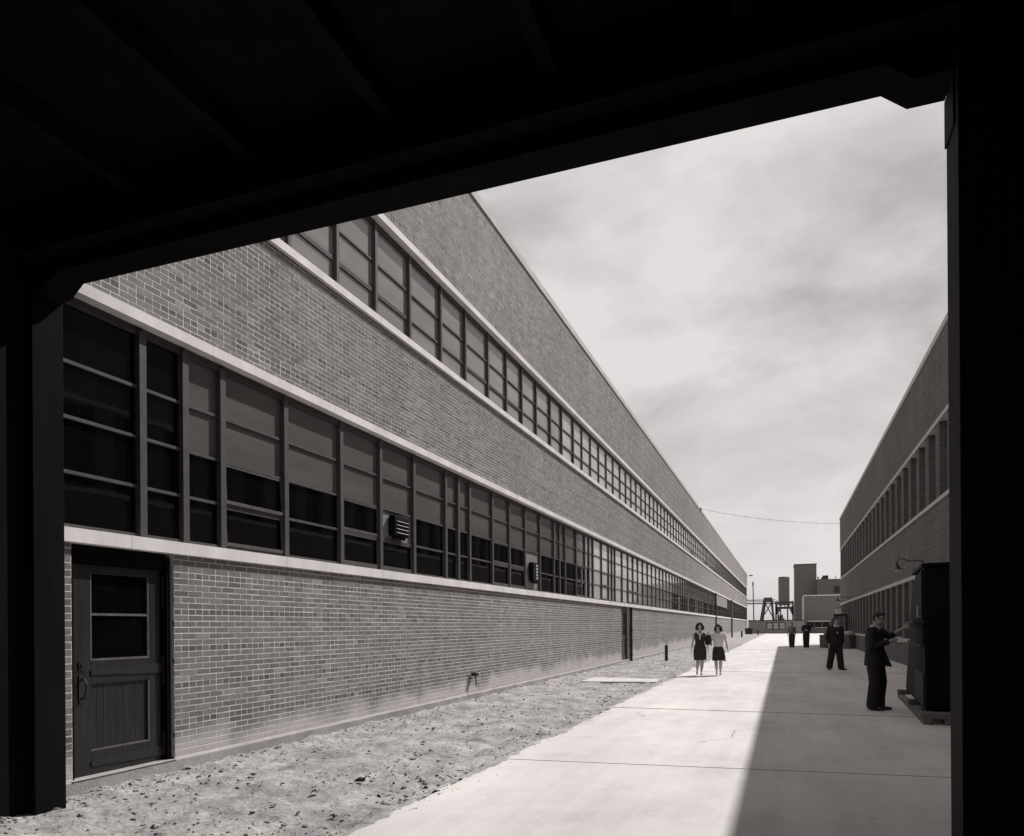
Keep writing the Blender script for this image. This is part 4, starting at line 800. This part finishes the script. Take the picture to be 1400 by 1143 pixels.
    if wear['kind'] == 'blouse':
        q = MB(); q.loft([(0,.0,.98),(0,0,1.06),(0,0,1.16),(0,0,1.27),(0,.0,1.37),(0,.01,1.44),(0,.01,1.485)], [(.155,.115),(.152,.115),(.17,.13),(.185,.15),(.188,.125),(.15,.09),(.076,.064)], 24); sleeves(q, 'short', .056, puff=.035)
        o = add('blouse', q, M['blouse'], t, world=False); remesh(o, vox)
        q = MB(); md_ = lambda i, a: 1+(.05*math.sin(11*a)*(1-i/5) if i < 4 else 0)
        q.loft([(.02,.0,.52),(.015,0,.62),(.01,0,.75),(0,0,.9),(0,0,1.03),(0,0,1.06)], [(.228,.205),(.222,.195),(.212,.17),(.192,.14),(.148,.108),(.146,.106)], 44, mod=md_)
        o = add('skirt', q, M['skirt'], t, world=False); remesh(o, vox)
        q = MB(); q.hexa([(.17,-.15,.50),(.26,-.10,.50),(.27,-.05,.52),(.18,-.08,.52),(.15,-.12,.78),(.16,-.06,.75),(.165,-.04,.75),(.14,-.04,.75)]); add('pleat', q, M['panel'], t, world=False); shoes('shoe', True)
    return t
def cam_face(x, y): return math.atan2(-x, -y)   # angle that turns local -y towards the camera
def face_to(x, y): return math.atan2(x, -y)*1.0
# local -y is forward; rz turns it
def heading(dx, dy): return math.atan2(dy, dx)+math.pi/2
# women walking towards the camera
person('woman walking in dark dress with white collar, on the left of the pair', (-2.52, 24.0, 0), heading(.12, -1), 1.66,
       dict(hd=(.0,-.02,1.64), knR=(-.07,-.02,.5), anR=(-.09,.10,.16), toR=(-.10,.0,.05), knL=(.07,-.08,.51), anL=(.045,-.05,.13), toL=(.05,-.17,.04), elR=(-.23,.05,1.14), wrR=(-.27,-.02,.90), elL=(.23,.04,1.14), wrL=(.26,-.06,.9)),
       dict(kind='dress', skin='skin_p'), female=True, headtilt=-.12, headturn=.1, group=None)
person('woman walking in pale puff-sleeved blouse and dark skirt, on the right of the pair', (-1.97, 24.25, 0), heading(.05, -1), 1.60,
       dict(knR=(-.08,-.02,.5), anR=(-.06,.05,.14), toR=(-.05,-.07,.04), knL=(.08,-.08,.51), anL=(.07,-.04,.13), toL=(.08,-.16,.04), elR=(-.25,.05,1.15), wrR=(-.21,-.16,1.08), haR=(-.27,-.26,1.08), elL=(.27,.03,1.13), wrL=(.32,-.02,.9)),
       dict(kind='blouse', skin='skin_p'), female=True, headtilt=-.15, headturn=-.2)
b = MB(); b.loft([(-2.28,24.03,.98),(-2.27,24.03,1.06),(-2.26,24.03,1.24),(-2.25,24.02,1.30)], [(.08,.045),(.1,.05),(.09,.045),(.06,.03)], 14); hb_ = tag(add('handbag', b, M['suit'], smooth=True), 'dark handbag held between the two women', 'handbag')
b = MB(); b.loft([(-2.33,24.02,1.27),(-2.31,24.02,1.36),(-2.25,24.02,1.38),(-2.21,24.02,1.27)], [.008]*4, 6, ref=(0,1,0)); add('strap', b, M['suit'], hb_)
# man writing beside the cabinet, facing right
NM = person('man in dark suit writing in a notebook, reaching to the black cabinet', (1.60, 15.1, 0), heading(.93, -.36), 1.82,
       dict(hd=(0,-.07,1.635), nk=(0,-.02,1.5), elR=(-.26,-.02,1.13), wrR=(-.10,-.27,1.24), haR=(-.04,-.37,1.27), elL=(.22,-.2,1.32), wrL=(.16,-.44,1.47), haL=(.13,-.53,1.54),
            knR=(-.09,-.03,.5), anR=(-.09,.03,.09), toR=(-.1,-.12,.03), knL=(.11,-.06,.5), anL=(.12,-.02,.09), toL=(.14,-.18,.03)),
       dict(kind='suit', jk='suit', tr='suit', flap=True, cuff=.62), vox=.008, headtilt=.38, headturn=-.1)
def loc2w(root, p):
    s = root.scale[0]; a = root.rotation_euler[2]; x, y, z = p[0]*s, p[1]*s, p[2]*s
    return Vector((root.location[0]+x*math.cos(a)-y*math.sin(a), root.location[1]+x*math.sin(a)+y*math.cos(a), root.location[2]+z))
c = loc2w(NM, (-.0,-.40,1.28)); a_ = NM.rotation_euler[2]
q = Matrix.Translation(c) @ Matrix.Rotation(a_, 4, 'Z') @ Matrix.Rotation(R(-45), 4, 'Z') @ Matrix.Rotation(R(48), 4, 'X')
b = MB(); b.box(-.075,.075,-.10,.05,-.012,.0); b.v = [tuple(q@Vector(v)) for v in b.v]; nb_ = tag(add('notebook', b, M['suit2']), 'small open notebook in the hands of the man in the dark suit', 'notebook')
b = MB(); b.box(-.068,.068,-.093,.043,.0005,.004); b.v = [tuple(q@Vector(v)) for v in b.v]; add('page', b, M['white'], nb_)
# second man in the lane
person('man in dark suit standing in the shade in mid lane, feet apart', (1.72, 28.0, 0), heading(.35, -1), 1.84,
       dict(knR=(-.13,.02,.5), anR=(-.19,.06,.09), toR=(-.25,-.07,.03), knL=(.12,-.04,.5), anL=(.17,-.03,.09), toL=(.26,-.13,.03), elR=(-.255,.03,1.13), wrR=(-.25,-.05,.88), elL=(.25,.05,1.14), wrL=(.235,-.03,.89), hd=(.0,-.02,1.64)),
       dict(kind='suit', jk='suit', tr='suit'), headturn=.75, headtilt=.05, vox=.010)
person('man in grey shirt and dark trousers walking at the far edge of the shade', (.55, 54.6, 0), heading(.05, -1), 1.75,
       dict(elR=(-.25,.05,1.13), wrR=(-.27,-.08,.89), elL=(.24,.05,1.14), wrL=(.235,.04,.89), knL=(.09,-.08,.5), anL=(.07,-.02,.09), toL=(.08,-.16,.03), anR=(-.07,.08,.10), toR=(-.08,-.04,.03)),
       dict(kind='work', jk='grey', tr='suit2', sleeve='elbow'), vox=.013, headtilt=.2)
person('man in black clothes with hands together, beside the man in the grey shirt', (1.48, 54.2, 0), heading(.05, -1), 1.86,
       dict(elR=(-.25,.03,1.15), wrR=(-.08,-.18,1.16), haR=(.02,-.22,1.18), elL=(.25,.03,1.15), wrL=(.08,-.18,1.14), haL=(-.02,-.22,1.16), knL=(.08,-.08,.5), anL=(.07,-.03,.09), toL=(.08,-.16,.03), anR=(-.07,.06,.09), toR=(-.08,-.06,.03)),
       dict(kind='work', jk='suit', tr='suit', sleeve='wrist'), vox=.013, headtilt=.3)
